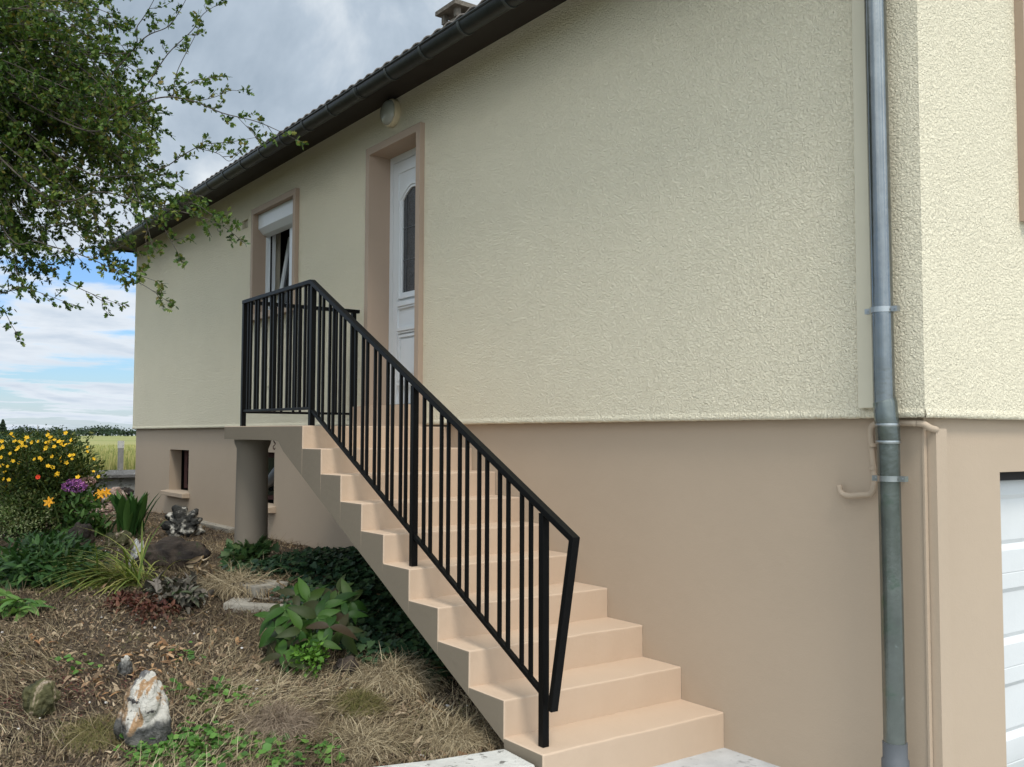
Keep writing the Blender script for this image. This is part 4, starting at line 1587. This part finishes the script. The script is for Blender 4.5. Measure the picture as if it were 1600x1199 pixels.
# yellow flowering shrub at the left edge
b0 = gp(60, 835)
bc = b0 + np.array([0, 0, .55])
yb = thing('flowering_shrub', 'dense dark shrub covered in yellow star flowers at the left edge', 'shrub', b0)
MAT_YB = leafmat('shrub_leaves', [(.022, .042, .010), (.045, .078, .016), (.085, .115, .025), (.16, .16, .04)], .55, .25)
bush(yb, 'foliage', bc + CR * .06 + np.array([0, 0, -.05]), (.74, .62, .62), 11000, leaf_t(.4, 4, .2, .2), (.035, .075), MAT_YB, 26)
stems(yb, b0, [bc + rdir(1, .5)[0] * np.array([.55, .5, .5]) for _ in range(26)], .006, M['twig'])
dist = float((b0 - CPOS) @ CFW)
fl_px = [(20, 683), (34, 692), (75, 680), (78, 690), (72, 692), (40, 688), (3, 690), (5, 700), (103, 695), (108, 694), (96, 694), (60, 690), (54, 718), (66, 719), (62, 716), (90, 740), (88, 743), (12, 729), (4, 728),
         (30, 724), (6, 749), (14, 750), (10, 761), (115, 711), (82, 731), (146, 737), (154, 745), (136, 706), (40, 698), (30, 690), (18, 678), (80, 684), (98, 690), (112, 688), (85, 688), (23, 690), (0, 702), (20, 721), (50, 692), (44, 684), (137, 699),
         (16, 709), (103, 677), (75, 674), (35, 697), (28, 700), (2, 715)]
for i, (px, py) in enumerate(fl_px):
    pos = far(px, py, dist - .45 - random.uniform(0, .2))
    nrm = unit(np.array([RNG.normal() * .5, RNG.normal() * .5, .6]) + TOCAM * .9)
    flower(yb, pos, nrm, 'yellow', random.uniform(.48, .74))
for _ in range(24):
    px, py = RNG.uniform(-5, 150), 682 + abs(RNG.normal()) * 34
    if px > 120 and py < 705:
        continue
    flower(yb, far(px, py, dist - .4 - RNG.uniform(0, .25)), unit(np.array([RNG.normal() * .6, RNG.normal() * .6, .7]) + TOCAM * .7), 'yellow', random.uniform(.5, .8))
# upright flowering shoots
P, D = [], []
for px in (20, 76, 103, 137, 40, 60, 5, 118, 90):
    for k in range(60):
        P.append(far(px + RNG.normal() * 4, 690 + RNG.uniform(-14, 40), dist - .4 + RNG.normal() * .08))
P = np.array(P)
o_ = scatter('shoot_leaves', *leaf_t(.4, 4, .2, .2), P, rdir(len(P), .7), rdir(len(P), .5), RNG.uniform(.03, .055, len(P)), MAT_YB, yb)

# clipped hedge behind
hx0, hx1 = -13.6, -12.4
hr = on(121, 680, 0, -12.4)
hedge = thing('hedge', 'clipped dark green hedge behind the yellow flowering shrub', 'hedge', (-13, -3.0, .4))
k = 15000
ye = float(hr[1])
face = RNG.integers(0, 3, k)
P = np.column_stack([RNG.uniform(hx0, hx1, k), RNG.uniform(-7, ye, k), RNG.uniform(.4, 1.58, k)])
P[face == 0, 0] = hx1 + RNG.normal(size=(face == 0).sum()) * .03
P[face == 1, 2] = 1.565 + RNG.normal(size=(face == 1).sum()) * .02
P[face == 2, 1] = np.where(RNG.random((face == 2).sum()) < .5, ye + RNG.normal(size=(face == 2).sum()) * .03, P[face == 2, 1])
scatter('foliage', *leaf_t(.5, 3, .1, .2), P, rdir(k, .2), rdir(k, .4), RNG.uniform(.03, .06, k), leafmat('hedge_leaves', [(.012, .03, .01), (.025, .055, .015), (.05, .085, .022)], .5, .15), hedge)
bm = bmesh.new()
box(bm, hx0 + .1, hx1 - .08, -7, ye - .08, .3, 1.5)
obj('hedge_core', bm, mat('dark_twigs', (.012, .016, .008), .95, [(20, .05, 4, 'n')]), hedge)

# purple flower heads (phlox) with leaves
b1 = gp(128, 838)
ph = thing('phlox', 'garden flower with one broad purple head and a faded pink head', 'plant', b1)
d1 = float((b1 - CPOS) @ CFW)
MAT_PG = leafmat('fresh_leaves', [(.03, .075, .016), (.06, .125, .028), (.11, .19, .045)], .5, .25)
hd1, hd2 = far(116, 760, d1), far(138, 752, d1 + .1)
stems(ph, b1, [hd1 - np.array([0, 0, .03]), hd2 - np.array([0, 0, .02]), far(150, 780, d1), far(108, 790, d1)], .005, M['greenstem'])
def head(c, r, mt, nm, k):
    q = rdir(k, .35)
    pos = c + q * r * RNG.uniform(.75, 1.0, (k, 1))
    v, f = leaf_t(.9, 3, -.1, .1, wmax=.6)
    return scatter(nm, v, f, pos, unit(q + rdir(k) * .9), q + rdir(k) * .4, RNG.uniform(.014, .024, k), mt, ph)
head(hd1, np.array([.125, .12, .07]), leafmat('purple_petals', [(.30, .10, .42), (.42, .17, .48), (.55, .16, .45), (.68, .34, .60)], .6, .2, .15), 'flower_head', 700)['label'] = 'broad purple flower head'
head(hd2, np.array([.07, .07, .04]), leafmat('faded_petals', [(.40, .22, .22), (.50, .33, .28), (.30, .22, .14)], .7, .2, .15), 'flower_head', 260)['label'] = 'faded pink flower head'
P = np.array([b1 + (far(np.clip(RNG.normal(125, 22), 85, 165), RNG.uniform(772, 836), d1 + RNG.normal() * .15) - b1) for _ in range(420)])
scatter('leaves', *leaf_t(.34, 5, .3, .25), P, rdir(len(P), .25), rdir(len(P), .8), RNG.uniform(.06, .12, len(P)), MAT_PG, ph)

# scarlet and orange single flowers on thin stems
def single(px, py, bx, by, kind, label, cat='flower', n_leaf=0, name='flower_stem'):
    b = gp(bx, by)
    dd = float((b - CPOS) @ CFW) - .15
    h = far(px, py, dd)
    t = thing(name, label, cat, b)
    bm = bmesh.new()
    tube(bm, smooth_path([b, (b + h) / 2 + np.array([.0, .02, .06]), h], 6), .0035, 5)
    obj('stem', bm, M['greenstem'], t, smooth=3)
    flower(t, h, unit(TOCAM + np.array([.2, 0, .4])), kind, 1.0)
    return t
single(60, 746, 100, 845, 'red', 'single scarlet flower on a thin stem in front of the yellow shrub', name='scarlet_flower')
single(77, 785, 92, 842, 'orange', 'single orange lily low in the leaves left of the phlox', name='orange_lily')
t_ = single(158, 772, 150, 836, 'orange', 'orange day lilies on stalks right of the purple phlox', name='day_lily')
b_ = gp(150, 836)
dd_ = float((b_ - CPOS) @ CFW)
for (px, py) in ((166, 770), (154, 776)):
    flower(t_, far(px, py, dd_ - .1), unit(TOCAM + np.array([.5, .2, .3])), 'orange', .9)
K = 60
a = RNG.random(K) * 2 * PI
scatter('leaves', *blade_t(.05, 6, .55), np.tile(b_, (K, 1)) + RNG.normal(size=(K, 3)) * np.array([.07, .07, 0]), np.stack([np.cos(a) * .6, np.sin(a) * .6, np.full(K, 1.0)], -1), np.stack([-np.cos(a), -np.sin(a), np.full(K, .6)], -1),
        RNG.uniform(.3, .6, K), MAT_PG, t_)

# variegated low shrub
b2 = gp(62, 838)
vs_ = thing('variegated_shrub', 'low rounded shrub with small cream edged pale leaves', 'shrub', b2)
bush(vs_, 'foliage', b2 + np.array([.15, -.14, .22]), (.46, .36, .26), 3800, leaf_t(.55, 3, .1, .2), (.022, .042), leafmat('variegated', [(.06, .12, .03), (.16, .24, .07), (.34, .38, .16), (.44, .45, .24)], .55, .2), 14)

# dark glossy arching plant at far left
b3 = gp(45, 915)
MAT_DG = leafmat('dark_glossy_leaves', [(.018, .045, .012), (.035, .085, .022), (.07, .135, .035)], .4, .25, .45)
pl = thing('broadleaf_plant', 'wide dark green leafy perennial at the left edge below the variegated shrub', 'plant', b3)
bush(pl, 'foliage', b3 + CR * -.02 + np.array([0, .12, .12]), (.60, .40, .22), 2600, leaf_t(.32, 5, .35, .25), (.06, .115), MAT_DG, 20, droopy=.1)
stems(pl, b3, [b3 + rdir(1, .8)[0] * np.array([.5, .35, .35]) for _ in range(16)], .005, M['greenstem'])

# ornamental grass falling to the lower left
b4 = gp(205, 912)
og = thing('ornamental_grass', 'tuft of long green and yellow grass blades falling over to the left', 'grass tuft', b4)
K = 1000
lx = -CR[:2]
base = np.tile(b4, (K, 1)) + RNG.normal(size=(K, 3)) * np.array([.10, .10, 0])
dirx = np.column_stack([np.tile(lx * .9, (K, 1)) + RNG.normal(size=(K, 2)) * .5 + np.array([.2, -.3]), RNG.uniform(.25, .9, K)])
gpos = base
scatter('blades', *blade_t(.026, 7, .62), gpos, dirx, np.column_stack([-dirx[:, :2] * .3, np.ones(K)]), RNG.uniform(.35, .78, K), leafmat('grass_blades', [(.07, .12, .02), (.15, .20, .035), (.30, .32, .07), (.46, .40, .15)], .55, .25), og)

# hart's-tongue like upright leaves near the corner of the house
b5 = gp(206, 842)
ht = thing('upright_leaf_plant', 'clump of upright dark strap leaves near the corner of the house', 'plant', b5)
K = 52
a = RNG.random(K) * 2 * PI
sp = RNG.uniform(.03, .22, K)
scatter('leaves', *leaf_t(.15, 7, .25, .35, wmax=.6), np.tile(b5, (K, 1)) + RNG.normal(size=(K, 3)) * np.array([.05, .05, 0]), np.stack([np.cos(a) * sp, np.sin(a) * sp, np.ones(K)], -1),
        np.stack([-np.cos(a), -np.sin(a), np.full(K, .3)], -1), RNG.uniform(.3, .55, K), leafmat('dark_strap', [(.02, .06, .014), (.04, .10, .022), (.075, .15, .035)], .4, .2, .45), ht)

# palmate rosettes
def palmate(root, centers, leaf_len, nleaf, m, name='leaves', spread=1.0, wid=.42, droop=.33):
    PP, DD, NN, SS = [], [], [], []
    for c, ax in centers:
        ax = unit(np.array(ax, float))
        t1 = unit(np.cross(ax, [.3, .2, 1.0]))
        t2 = np.cross(ax, t1)
        off = RNG.random() * 6
        n = nleaf + RNG.integers(-1, 2)
        for i in range(n):
            a = off + 2 * PI * i / n + RNG.normal() * .15
            o = t1 * math.cos(a) + t2 * math.sin(a)
            PP.append(c)
            DD.append(o + ax * RNG.normal(.12, .2))
            NN.append(ax + RNG.normal(size=3) * .15)
            SS.append(leaf_len * RNG.uniform(.75, 1.15))
    return scatter(name, *leaf_t(wid, 7, droop, .3), np.array(PP), np.array(DD), np.array(NN), np.array(SS), m, root)


b6 = gp(488, 1040)
hb = thing('hellebore', 'large-leaved hellebore with green and bronze spotted leaves beside the stairs', 'plant', b6)
d6 = float((b6 - CPOS) @ CFW)
hcent = []
for (px, py, dd) in [(430, 980, 0), (445, 952, .1), (470, 985, -.1), (455, 1012, -.1), (432, 1000, .05), (495, 965, 0), (515, 980, -.08), (535, 985, 0), (505, 950, .2), (540, 962, .15), (480, 940, .3), (530, 925, .45), (500, 925, .45), (465, 965, .05), (440, 1025, -.15), (548, 940, .3), (485, 1000, -.02), (450, 1035, -.2), (425, 965, .1), (500, 1005, -.15), (520, 945, .25), (462, 930, .3)]:
    hcent.append((far(px, py, d6 + dd), unit(np.array([RNG.normal() * .45, RNG.normal() * .45 - .15, .9]) + TOCAM * .9)))
MAT_HEL = leafmat('hellebore_leaves', [(.013, .036, .007), (.026, .068, .011), (.052, .112, .018), (.032, .042, .013), (.05, .034, .02)], .42, .25, .4)
palmate(hb, hcent, .145, 5, MAT_HEL, wid=.42, droop=.5)
MAT_HEL.node_tree.nodes['Principled BSDF'].inputs['Specular IOR Level'].default_value = .16
stems(hb, b6, [c for c, _ in hcent], .005, M['greenstem'])
b7 = gp(22, 962)
h2 = thing('hellebore', 'lime green hellebore rosette at the left frame edge', 'plant', b7)
d7 = float((b7 - CPOS) @ CFW)
hc2 = [(far(px, py, d7 + dd), unit(np.array([RNG.normal() * .25, RNG.normal() * .25, 1.0]) + TOCAM * .4)) for px, py, dd in ((28, 938, 0), (8, 930, .1), (45, 950, .02), (5, 955, -.05), (25, 957, -.06), (-20, 945, 0))]
palmate(h2, hc2, .15, 6, leafmat('lime_leaves', [(.06, .14, .03), (.10, .20, .045), (.16, .27, .07)], .45, .25), wid=.34)
stems(h2, b7, [c for c, _ in hc2], .005, M['greenstem'])
# bright small-leaved plant below the hellebore
b8 = gp(486, 1052)
bp_ = thing('meadow_plant', 'bright green small-leaved seedling clump under the hellebore', 'plant', b8)
bush(bp_, 'foliage', b8 + TOCAM * .06 + np.array([0, 0, .10]), (.12, .10, .10), 330, leaf_t(.8, 3, .1, .15, wmax=.55), (.018, .034), leafmat('bright_leaves', [(.05, .125, .014), (.085, .19, .022), (.14, .27, .04)], .5, .3), 10)

# ivy bank under the stairs
b9 = gp(500, 900)
ivb = thing('ivy', 'dark ivy covering the bank beneath the staircase', 'ivy', b9)
K = 8200
xy = np.column_stack([RNG.uniform(-5.15, -2.45, K), RNG.uniform(-1.2, -.05, K)])
xy[:, 1] -= np.clip(RNG.normal(size=K) * .1, -.3, .3)
mask = fnoise(xy, 2.2, 60) > -.30
far_r = sstep(-2.1, -2.9, xy[:, 0])
mask &= RNG.random(K) < .25 + .75 * far_r
xy = xy[mask]
K = len(xy)
z = H(xy[:, 0], xy[:, 1]) + RNG.random(K) * .11 * (1 + .4 * fnoise(xy, 3, 8))
a = RNG.random(K) * 2 * PI
scatter('leaves', iv, ivf, np.column_stack([xy, z]), np.stack([np.cos(a), np.sin(a) - .6, RNG.normal(size=K) * .3 - .25], -1), np.column_stack([RNG.normal(size=(K, 2)) * .35 + np.array([.1, -.35]), np.ones(K)]), RNG.uniform(.035, .07, K),
        leafmat('ivy_leaves', [(.010, .028, .014), (.018, .045, .02), (.03, .065, .026), (.05, .085, .03)], .38, .15, .45), ivb)
bm = bmesh.new()
for _ in range(30):
    x, y = random.uniform(-5.0, -2.5), random.uniform(-1.2, -.1)
    pts = []
    for k in range(5):
        pts.append((x, y, float(H(x, y)) + .03 + random.uniform(0, .04)))
        x += random.uniform(-.15, .25)
        y += random.uniform(-.16, .06)
    tube(bm, smooth_path(pts, 3), .004, 5)
obj('vines', bm, M['twig'], ivb, smooth=3)
# a few ivy sprigs round the column
b10 = gp(400, 885)
sp_ = thing('ivy', 'small leafy ivy sprigs at the foot of the column', 'ivy', b10)
bush(sp_, 'leaves', b10 + np.array([.05, -.08, .08]), (.30, .22, .15), 240, (iv, ivf), (.05, .09), leafmat('ivy_sprigs', [(.02, .05, .02), (.05, .10, .03), (.09, .13, .05)], .4, .2), 8)

# withered plants
b11 = gp(222, 948)
rp = thing('withered_plant', 'withered dark red leaves next to the ornamental grass', 'plant', b11, 'withered plants in the garden bed')
bush(rp, 'leaves', b11 + np.array([0.05, 0, .0]), (.42, .24, .08), 620, leaf_t(.6, 4, .5, .9), (.02, .05), leafmat('dark_red_leaves', [(.045, .016, .012), (.09, .028, .018), (.14, .06, .035), (.06, .045, .03)], .6, .15), 14)
b12 = gp(285, 940)
wp = thing('withered_plant', 'shrivelled grey brown leaves in front of the dark boulder', 'plant', b12, 'withered plants in the garden bed')
bush(wp, 'leaves', b12 + np.array([0, 0, .03]), (.34, .22, .12), 330, leaf_t(.5, 5, .5, .8), (.05, .10), leafmat('shrivelled', [(.05, .05, .035), (.10, .085, .065), (.17, .145, .12), (.05, .075, .03)], .7, .1), 12)
b13 = gp(320, 905)
wp2 = thing('withered_plant', 'drooping dead stalk between the boulder and the column', 'plant', b13, 'withered plants in the garden bed')
tips = [far(px, py, float((b13 - CPOS) @ CFW)) for px, py in ((318, 868), (312, 880), (328, 882), (335, 895))]
stems(wp2, b13, tips, .006, M['twig'])
P = np.concatenate([np.linspace(b13, t, 12)[4:] + RNG.normal(size=(8, 3)) * .02 for t in tips])
scatter('leaves', *leaf_t(.35, 5, .6, .8), P, rdir(len(P), -.9), rdir(len(P)), RNG.uniform(.06, .12, len(P)), MAT_LITTER, wp2)
b14 = gp(130, 900)
wp3 = thing('withered_plant', 'mound of grey straw like stems left of the ornamental grass', 'plant', b14, 'withered plants in the garden bed')
K = 500
a = RNG.random(K) * 2 * PI
scatter('stalks', *blade_t(.03, 5, .6), b14 + RNG.normal(size=(K, 3)) * np.array([.14, .10, .03]) + np.array([0, 0, .05]), np.stack([np.cos(a), np.sin(a), RNG.uniform(0, .9, K)], -1), rdir(K, 1), RNG.uniform(.1, .22, K), MAT_STRAW, wp3)

# shaggy tussocks
def tussock(px, py, r, h, k, m, label, shaggy=.6, ln=(.10, .2)):
    b = gp(px, py)
    t = thing('grass_tussock', label, 'grass tuft', b, 'grass tufts in the garden bed')
    q = rdir(k, .7)
    q[:, 2] = np.abs(q[:, 2])
    k = int(k * 1.35)
    q = rdir(k, .7)
    q[:, 2] = np.abs(q[:, 2])
    pos = b + q * np.array([r, r * .8, h * .8]) * RNG.uniform(.4, 1.0, (k, 1))
    dd = unit(q * np.array([1, 1, .35]) + RNG.normal(size=(k, 3)) * .35)
    scatter('blades', *blade_t(.021, 4, shaggy), pos, dd, q + np.array([0, 0, .8]), RNG.uniform(*ln, k), m, t)
tussock(560, 1108, .17, .10, 2600, MAT_MOSS, 'mossy green brown tussock below the hellebore', .7, (.05, .12))
tussock(610, 1060, .34, .13, 3600, MAT_STRAW, 'dry straw hummock beside the lower stair flank', .7, (.07, .17))
tussock(700, 1150, .26, .06, 2200, MAT_STRAW, 'flattened dry grass behind the pale kerb', .6, (.06, .15))
tussock(430, 1135, .24, .10, 2600, leafmat('thatch', [(.12, .085, .06), (.22, .165, .115), (.32, .25, .18)], .8, .1, .1), 'grey brown thatch mound in the front centre of the bed', .7, (.06, .15))
tussock(370, 915, .34, .09, 1500, MAT_STRAW, 'dry grass tuft left of the hollow concrete block', .7, (.1, .22))
tussock(150, 1150, .26, .08, 1800, MAT_MOSS, 'olive brown tuft left of the tall flint', .6, (.04, .10))
tussock(560, 1160, .3, .07, 2000, MAT_STRAW, 'straw coloured tuft in front of the mossy tussock', .6, (.06, .15))

# ------------------------------------------------------------------ wheat near edge
K = 42000
wx = -18.2 - 30 * RNG.random(K) ** 1.6
wy = CPOS[1] + (CPOS[0] - wx) * RNG.uniform(.08, .42, K)
P = np.column_stack([wx, wy, np.full(K, .36)])
d = np.column_stack([RNG.normal(size=(K, 2)) * .10, np.ones(K)])
wv, wf = blade_t(.030, 5, .08)
stuff(scatter('wheat', wv, wf, P, d, np.column_stack([np.ones(K), RNG.normal(size=(K, 2)) * .6]), RNG.uniform(.62, .88, K), leafmat('wheat', [(.16, .19, .06), (.26, .28, .09), (.38, .36, .14), (.48, .40, .18)], .8, .3, .1), sx=RNG.uniform(.8, 2.2, K)),
      'ripening yellow green wheat standing beyond the low wall', 'wheat')

# ------------------------------------------------------------------ far tree line, conifer, pole
MAT_FAR = leafmat('far_foliage', [(.022, .036, .022), (.035, .055, .03), (.055, .075, .04)], .8, .1, .1)
D_ = 420.0
PP, SS = [], []
x = -80
while x < 330:
    w = random.uniform(8, 26)
    h = random.uniform(3, 7) if random.random() < .55 else random.uniform(8, 12)
    if 40 < x < 90:
        h *= .8
    if x > 150:
        h *= 1.1
    k = int(w * h * 1.1)
    u = RNG.normal(size=(k, 2)) * np.array([w * .33, h * .3])
    c = far(x, 678, D_ + random.uniform(-10, 10))
    for a_, b_ in u:
        PP.append(c + CR * (a_ / CF * D_) + np.array([0, 0, max(-1, (b_ + h * .42) / CF * D_)]) + CFW * RNG.normal() * 3)
        SS.append(random.uniform(.35, 1.0))
    x += w * random.uniform(.35, .8)
for x in np.arange(-100, 340, .6):
    c = far(x, 678, D_)
    PP.append(c + np.array([0, 0, random.uniform(-.8, .9)]))
    SS.append(random.uniform(.8, 1.5))
PP = np.array(PP)
stuff(scatter('distant_treeline', iv, ivf, PP, rdir(len(PP)), rdir(len(PP)) - CFW * .6, np.array(SS), MAT_FAR), 'line of dark trees along the horizon beyond the field', 'trees')
cb = far(4, 678, 300)
con = thing('conifer', 'tall dark conifer above the horizon at the left edge', 'tree', cb - np.array([0, 0, 1.5]))
K = 2400
t = RNG.random(K) ** .7
hh = 4.6
r_ = (1 - t) * 1.7 * (1 + .25 * np.sin(t * 30))
a = RNG.random(K) * 2 * PI
rr = r_ * np.sqrt(RNG.random(K))
P = cb + np.column_stack([np.cos(a) * rr, np.sin(a) * rr, t * hh - .2])
scatter('crown', iv, ivf, P, np.column_stack([np.cos(a), np.sin(a), np.full(K, -.5)]), rdir(K, .6), RNG.uniform(.2, .45, K), MAT_FAR, con)
bm = bmesh.new()
tube(bm, [cb - np.array([0, 0, 1.5]), cb + np.array([0, 0, hh])], [.18, .02], 8)
obj('trunk', bm, M['bark'], con)
pb = far(58.5, 680, 200)
tp = far(58.5, 664, 200)
bm = bmesh.new()
tube(bm, [pb - np.array([0, 0, .5]), (pb[0], pb[1], tp[2])], [.10, .07], 8)
tag(obj('utility_pole', bm, M['postm'], None, smooth=3), 'thin grey pole standing far out in the field', 'pole')

# ------------------------------------------------------------------ hawthorn overhanging from the left
TB = np.array([-4.6, -5.35, 0.30])
tree = thing('hawthorn_tree', 'hawthorn with small lobed leaves overhanging the sky and eaves at upper left', 'tree', TB)
CD = 6.6
center = far(-150, 60, CD + .3)
top = center + np.array([0, 0, .9])
branches = []      # (points, r0, r1)
trunk_pts = smooth_path([TB, TB * .6 + center * .4 + np.array([.1, .1, -.3]), center + np.array([0, 0, -.4]), top], 8)
bm = bmesh.new()
tube(bm, trunk_pts, list(np.linspace(.13, .035, len(trunk_pts))), 12)
obj('trunk', bm, M['bark'], tree, smooth=3)


def px_branch(pts, d0, d1, r0=.012, dens=1.0, root=True):
    n = len(pts)
    q = [far(x, y, d0 + (d1 - d0) * i / (n - 1)) for i, (x, y) in enumerate(pts)]
    if root:
        q = [center + (q[0] - center) * .15 + RNG.normal(size=3) * .1] + q
    branches.append((smooth_path(q, 7), r0, .0022, dens, root))


px_branch([(120, 170), (180, 110), (225, 60), (262, 42), (282, 15), (300, -20)], 6.3, 6.0, .011, .55)
px_branch([(180, 85), (215, 40), (235, 10), (255, -30)], 6.4, 6.3, .009, .8)
px_branch([(150, 190), (215, 150), (262, 85), (300, 48), (318, 22), (346, 4)], 6.2, 5.8, .009, .55)
px_branch([(270, 152), (277, 112), (303, 60), (312, 40)], 5.9, 5.7, .005, .5, False)
px_branch([(268, 150), (300, 128), (330, 122), (347, 120)], 5.9, 5.8, .005, .7, False)
px_branch([(120, 200), (180, 178), (250, 153), (300, 158), (348, 177), (400, 190), (440, 207), (464, 220)], 6.0, 5.6, .012, .42)
px_branch([(300, 160), (335, 152), (358, 142), (372, 142)], 5.85, 5.8, .004, .8, False)
px_branch([(370, 182), (392, 205), (408, 222)], 5.7, 5.65, .003, .6, False)
px_branch([(100, 250), (200, 275), (255, 262), (290, 240), (320, 226), (360, 222), (400, 215)], 6.1, 5.8, .009, .55)
px_branch([(310, 232), (340, 240), (358, 252), (372, 240)], 5.9, 5.85, .004, .8, False)
px_branch([(60, 300), (160, 300), (240, 322), (300, 335), (345, 352), (380, 378)], 6.0, 5.55, .011, .95)
px_branch([(250, 322), (300, 318), (330, 335), (345, 340)], 5.9, 5.7, .006, 1.3, False)
px_branch([(230, 318), (255, 355), (272, 385), (288, 413)], 5.9, 5.7, .006, .75, False)
px_branch([(205, 280), (228, 345), (238, 385), (245, 392)], 5.9, 5.75, .006, 1.0, False)
px_branch([(0, 350), (60, 378), (130, 400), (185, 425), (228, 448), (266, 474)], 6.2, 5.7, .009, .62)
px_branch([(175, 420), (215, 430), (245, 440)], 5.85, 5.8, .004, .8, False)
px_branch([(100, 440), (150, 462), (180, 473)], 6.0, 5.9, .005, .85, False)
px_branch([(-40, 430), (40, 450), (110, 475)], 6.2, 6.0, .007, .9)
px_branch([(-60, 430), (0, 480), (18, 508), (30, 528)], 6.1, 6.0, .006, .75)
px_branch([(30, 330), (110, 350), (170, 375), (215, 395)], 6.3, 6.1, .008, .8)
# filler limbs of the dense crown
for _ in range(85):
    e = rdir(1)[0] * np.array([1, 1, .95])
    tip = center + CR * (e[0] * 1.52) + CU * (e[2] * 1.7) + CFW * (e[1] * 1.35)
    s = center + (tip - center) * .1 + np.array([0, 0, -.3])
    md_ = (s + tip) / 2 + RNG.normal(size=3) * .15 + np.array([0, 0, .12])
    branches.append((smooth_path([s, md_, tip + np.array([0, 0, -.08])], 8), .011, .0025, 1.15, True))
for (px, py) in [(30, 40), (90, 60), (140, 30), (60, 130), (120, 120), (180, 150), (20, 200), (90, 210), (150, 230), (200, 215), (40, 290), (110, 290), (170, 300), (220, 300), (10, 330), (80, 350), (140, 345), (190, 40), (215, 95),
                 (200, 330), (160, 90), (230, 190), (60, 20), (240, 330), (30, 380), (0, 120), (190, 260), (130, 180), (70, 250), (150, 10), (110, 340), (60, 410), (10, 410), (232, 200), (252, 232), (242, 292), (262, 305), (212, 250), (275, 212), (255, 178), (222, 225), (200, 180), (40, 400), (90, 400), (140, 415), (20, 440), (60, 430), (180, 390)]:
    for rep in range(3):
        dep = CD + RNG.normal() * .4
        tip = far(px + RNG.normal() * 18, py + RNG.normal() * 18, dep)
        s = center + (tip - center) * .15
        md_ = (s + tip) / 2 + RNG.normal(size=3) * .12 + np.array([0, 0, .1])
        branches.append((smooth_path([s, md_, tip], 8), .010, .0025, 1.15, True))
# unseen limbs outside the frame, added to block sky light from the left
def in_view(q):
    d = np.asarray(q) - CPOS
    z = d @ CFW
    if z < .3:
        return False
    px, py = 800 + CF * (d @ CR) / z, 599.5 - CF * (d @ CU) / z
    return px > 60 and -60 < py < 1300


n_in = len(branches)
c2 = center - CR * 1.25 + np.array([.1, -.9, 1.15])
tries = 0
while len(branches) < n_in + 210 and tries < 4000:
    tries += 1
    e = rdir(1)[0] * RNG.uniform(.55, 1.0)
    tip = c2 + e * np.array([2.9, 2.9, 2.2])
    if tip[2] < 2.3 or np.linalg.norm(tip - CPOS) < 2.2:
        continue
    s = center + (tip - center) * .2 + np.array([0, 0, -.2])
    pts = smooth_path([s, (s + tip) / 2 + RNG.normal(size=3) * .2, tip], 8)
    if any(in_view(q) for q in pts[6:]):
        continue
    branches.append((pts, .016, .004, 1.0, True))
bm = bmesh.new()
LP, LD, LN, LS = [], [], [], []
for bi, (pts, r0, r1, dens, root) in enumerate(branches):
    big = 1.0 if bi < n_in else 1.55
    tube(bm, pts, list(np.linspace(r0 * .58, r1 * .6, len(pts))), 5, cap=False)
    pts = np.array(pts)
    seg = np.linalg.norm(np.diff(pts, axis=0), axis=1)
    L = seg.sum()
    cum = np.concatenate([[0], np.cumsum(seg)])
    tstart = .30 if root else 0.0
    ntw = max(3, int(L * (1 - tstart) * 17 * (dens * .75 + .3)))
    for k in range(ntw):
        s = L * (tstart + (1 - tstart) * (k + RNG.random()) / ntw)
        i = min(len(pts) - 2, np.searchsorted(cum, s) - 1)
        i = max(i, 0)
        p = pts[i] + (pts[i + 1] - pts[i]) * ((s - cum[i]) / max(seg[i], 1e-6))
        tdir = unit(pts[i + 1] - pts[i])
        side = rdir(1)[0]
        td = unit(side - tdir * side.dot(tdir) + tdir * .7 + np.array([0, 0, .1]))
        tl = RNG.uniform(.04, .16) * (1.0 if dens > .7 else .7)
        if k == ntw - 1:
            td, tl = tdir, .08
        e = p + td * tl
        tube(bm, [p, (p + e) / 2 + RNG.normal(size=3) * .008, e], [.0022, .0018, .0012], 4, cap=False)
        nl = int(RNG.integers(10, 19))
        for q in RNG.random(nl):
            LP.append(p + (e - p) * (.1 + .95 * q) + RNG.normal(size=3) * .006)
            LD.append(unit(td * .7 + rdir(1)[0] * .9 + np.array([0, 0, -.05])))
            LN.append(rdir(1)[0] + np.array([0, 0, .9]))
            LS.append(big)
obj('branches', bm, M['bark'], tree, smooth=3)
LP, LD, LN = np.array(LP), np.array(LD), np.array(LN)
print('hawthorn leaves', len(LP))
warm = np.array([noise.noise(Vector(p) * 1.3) for p in LP])
scatter('crown', hv, hf, LP, LD, LN, RNG.uniform(.021, .039, len(LP)) * np.array(LS), leafmat('hawthorn_leaves', [(.014, .036, .008), (.040, .082, .015), (.085, .145, .026), (.14, .17, .034), (.18, .135, .03)], .42, .3, .4), tree,
        rnd=np.clip(.38 + .35 * warm + RNG.normal(size=len(LP)) * .24, 0, 1))
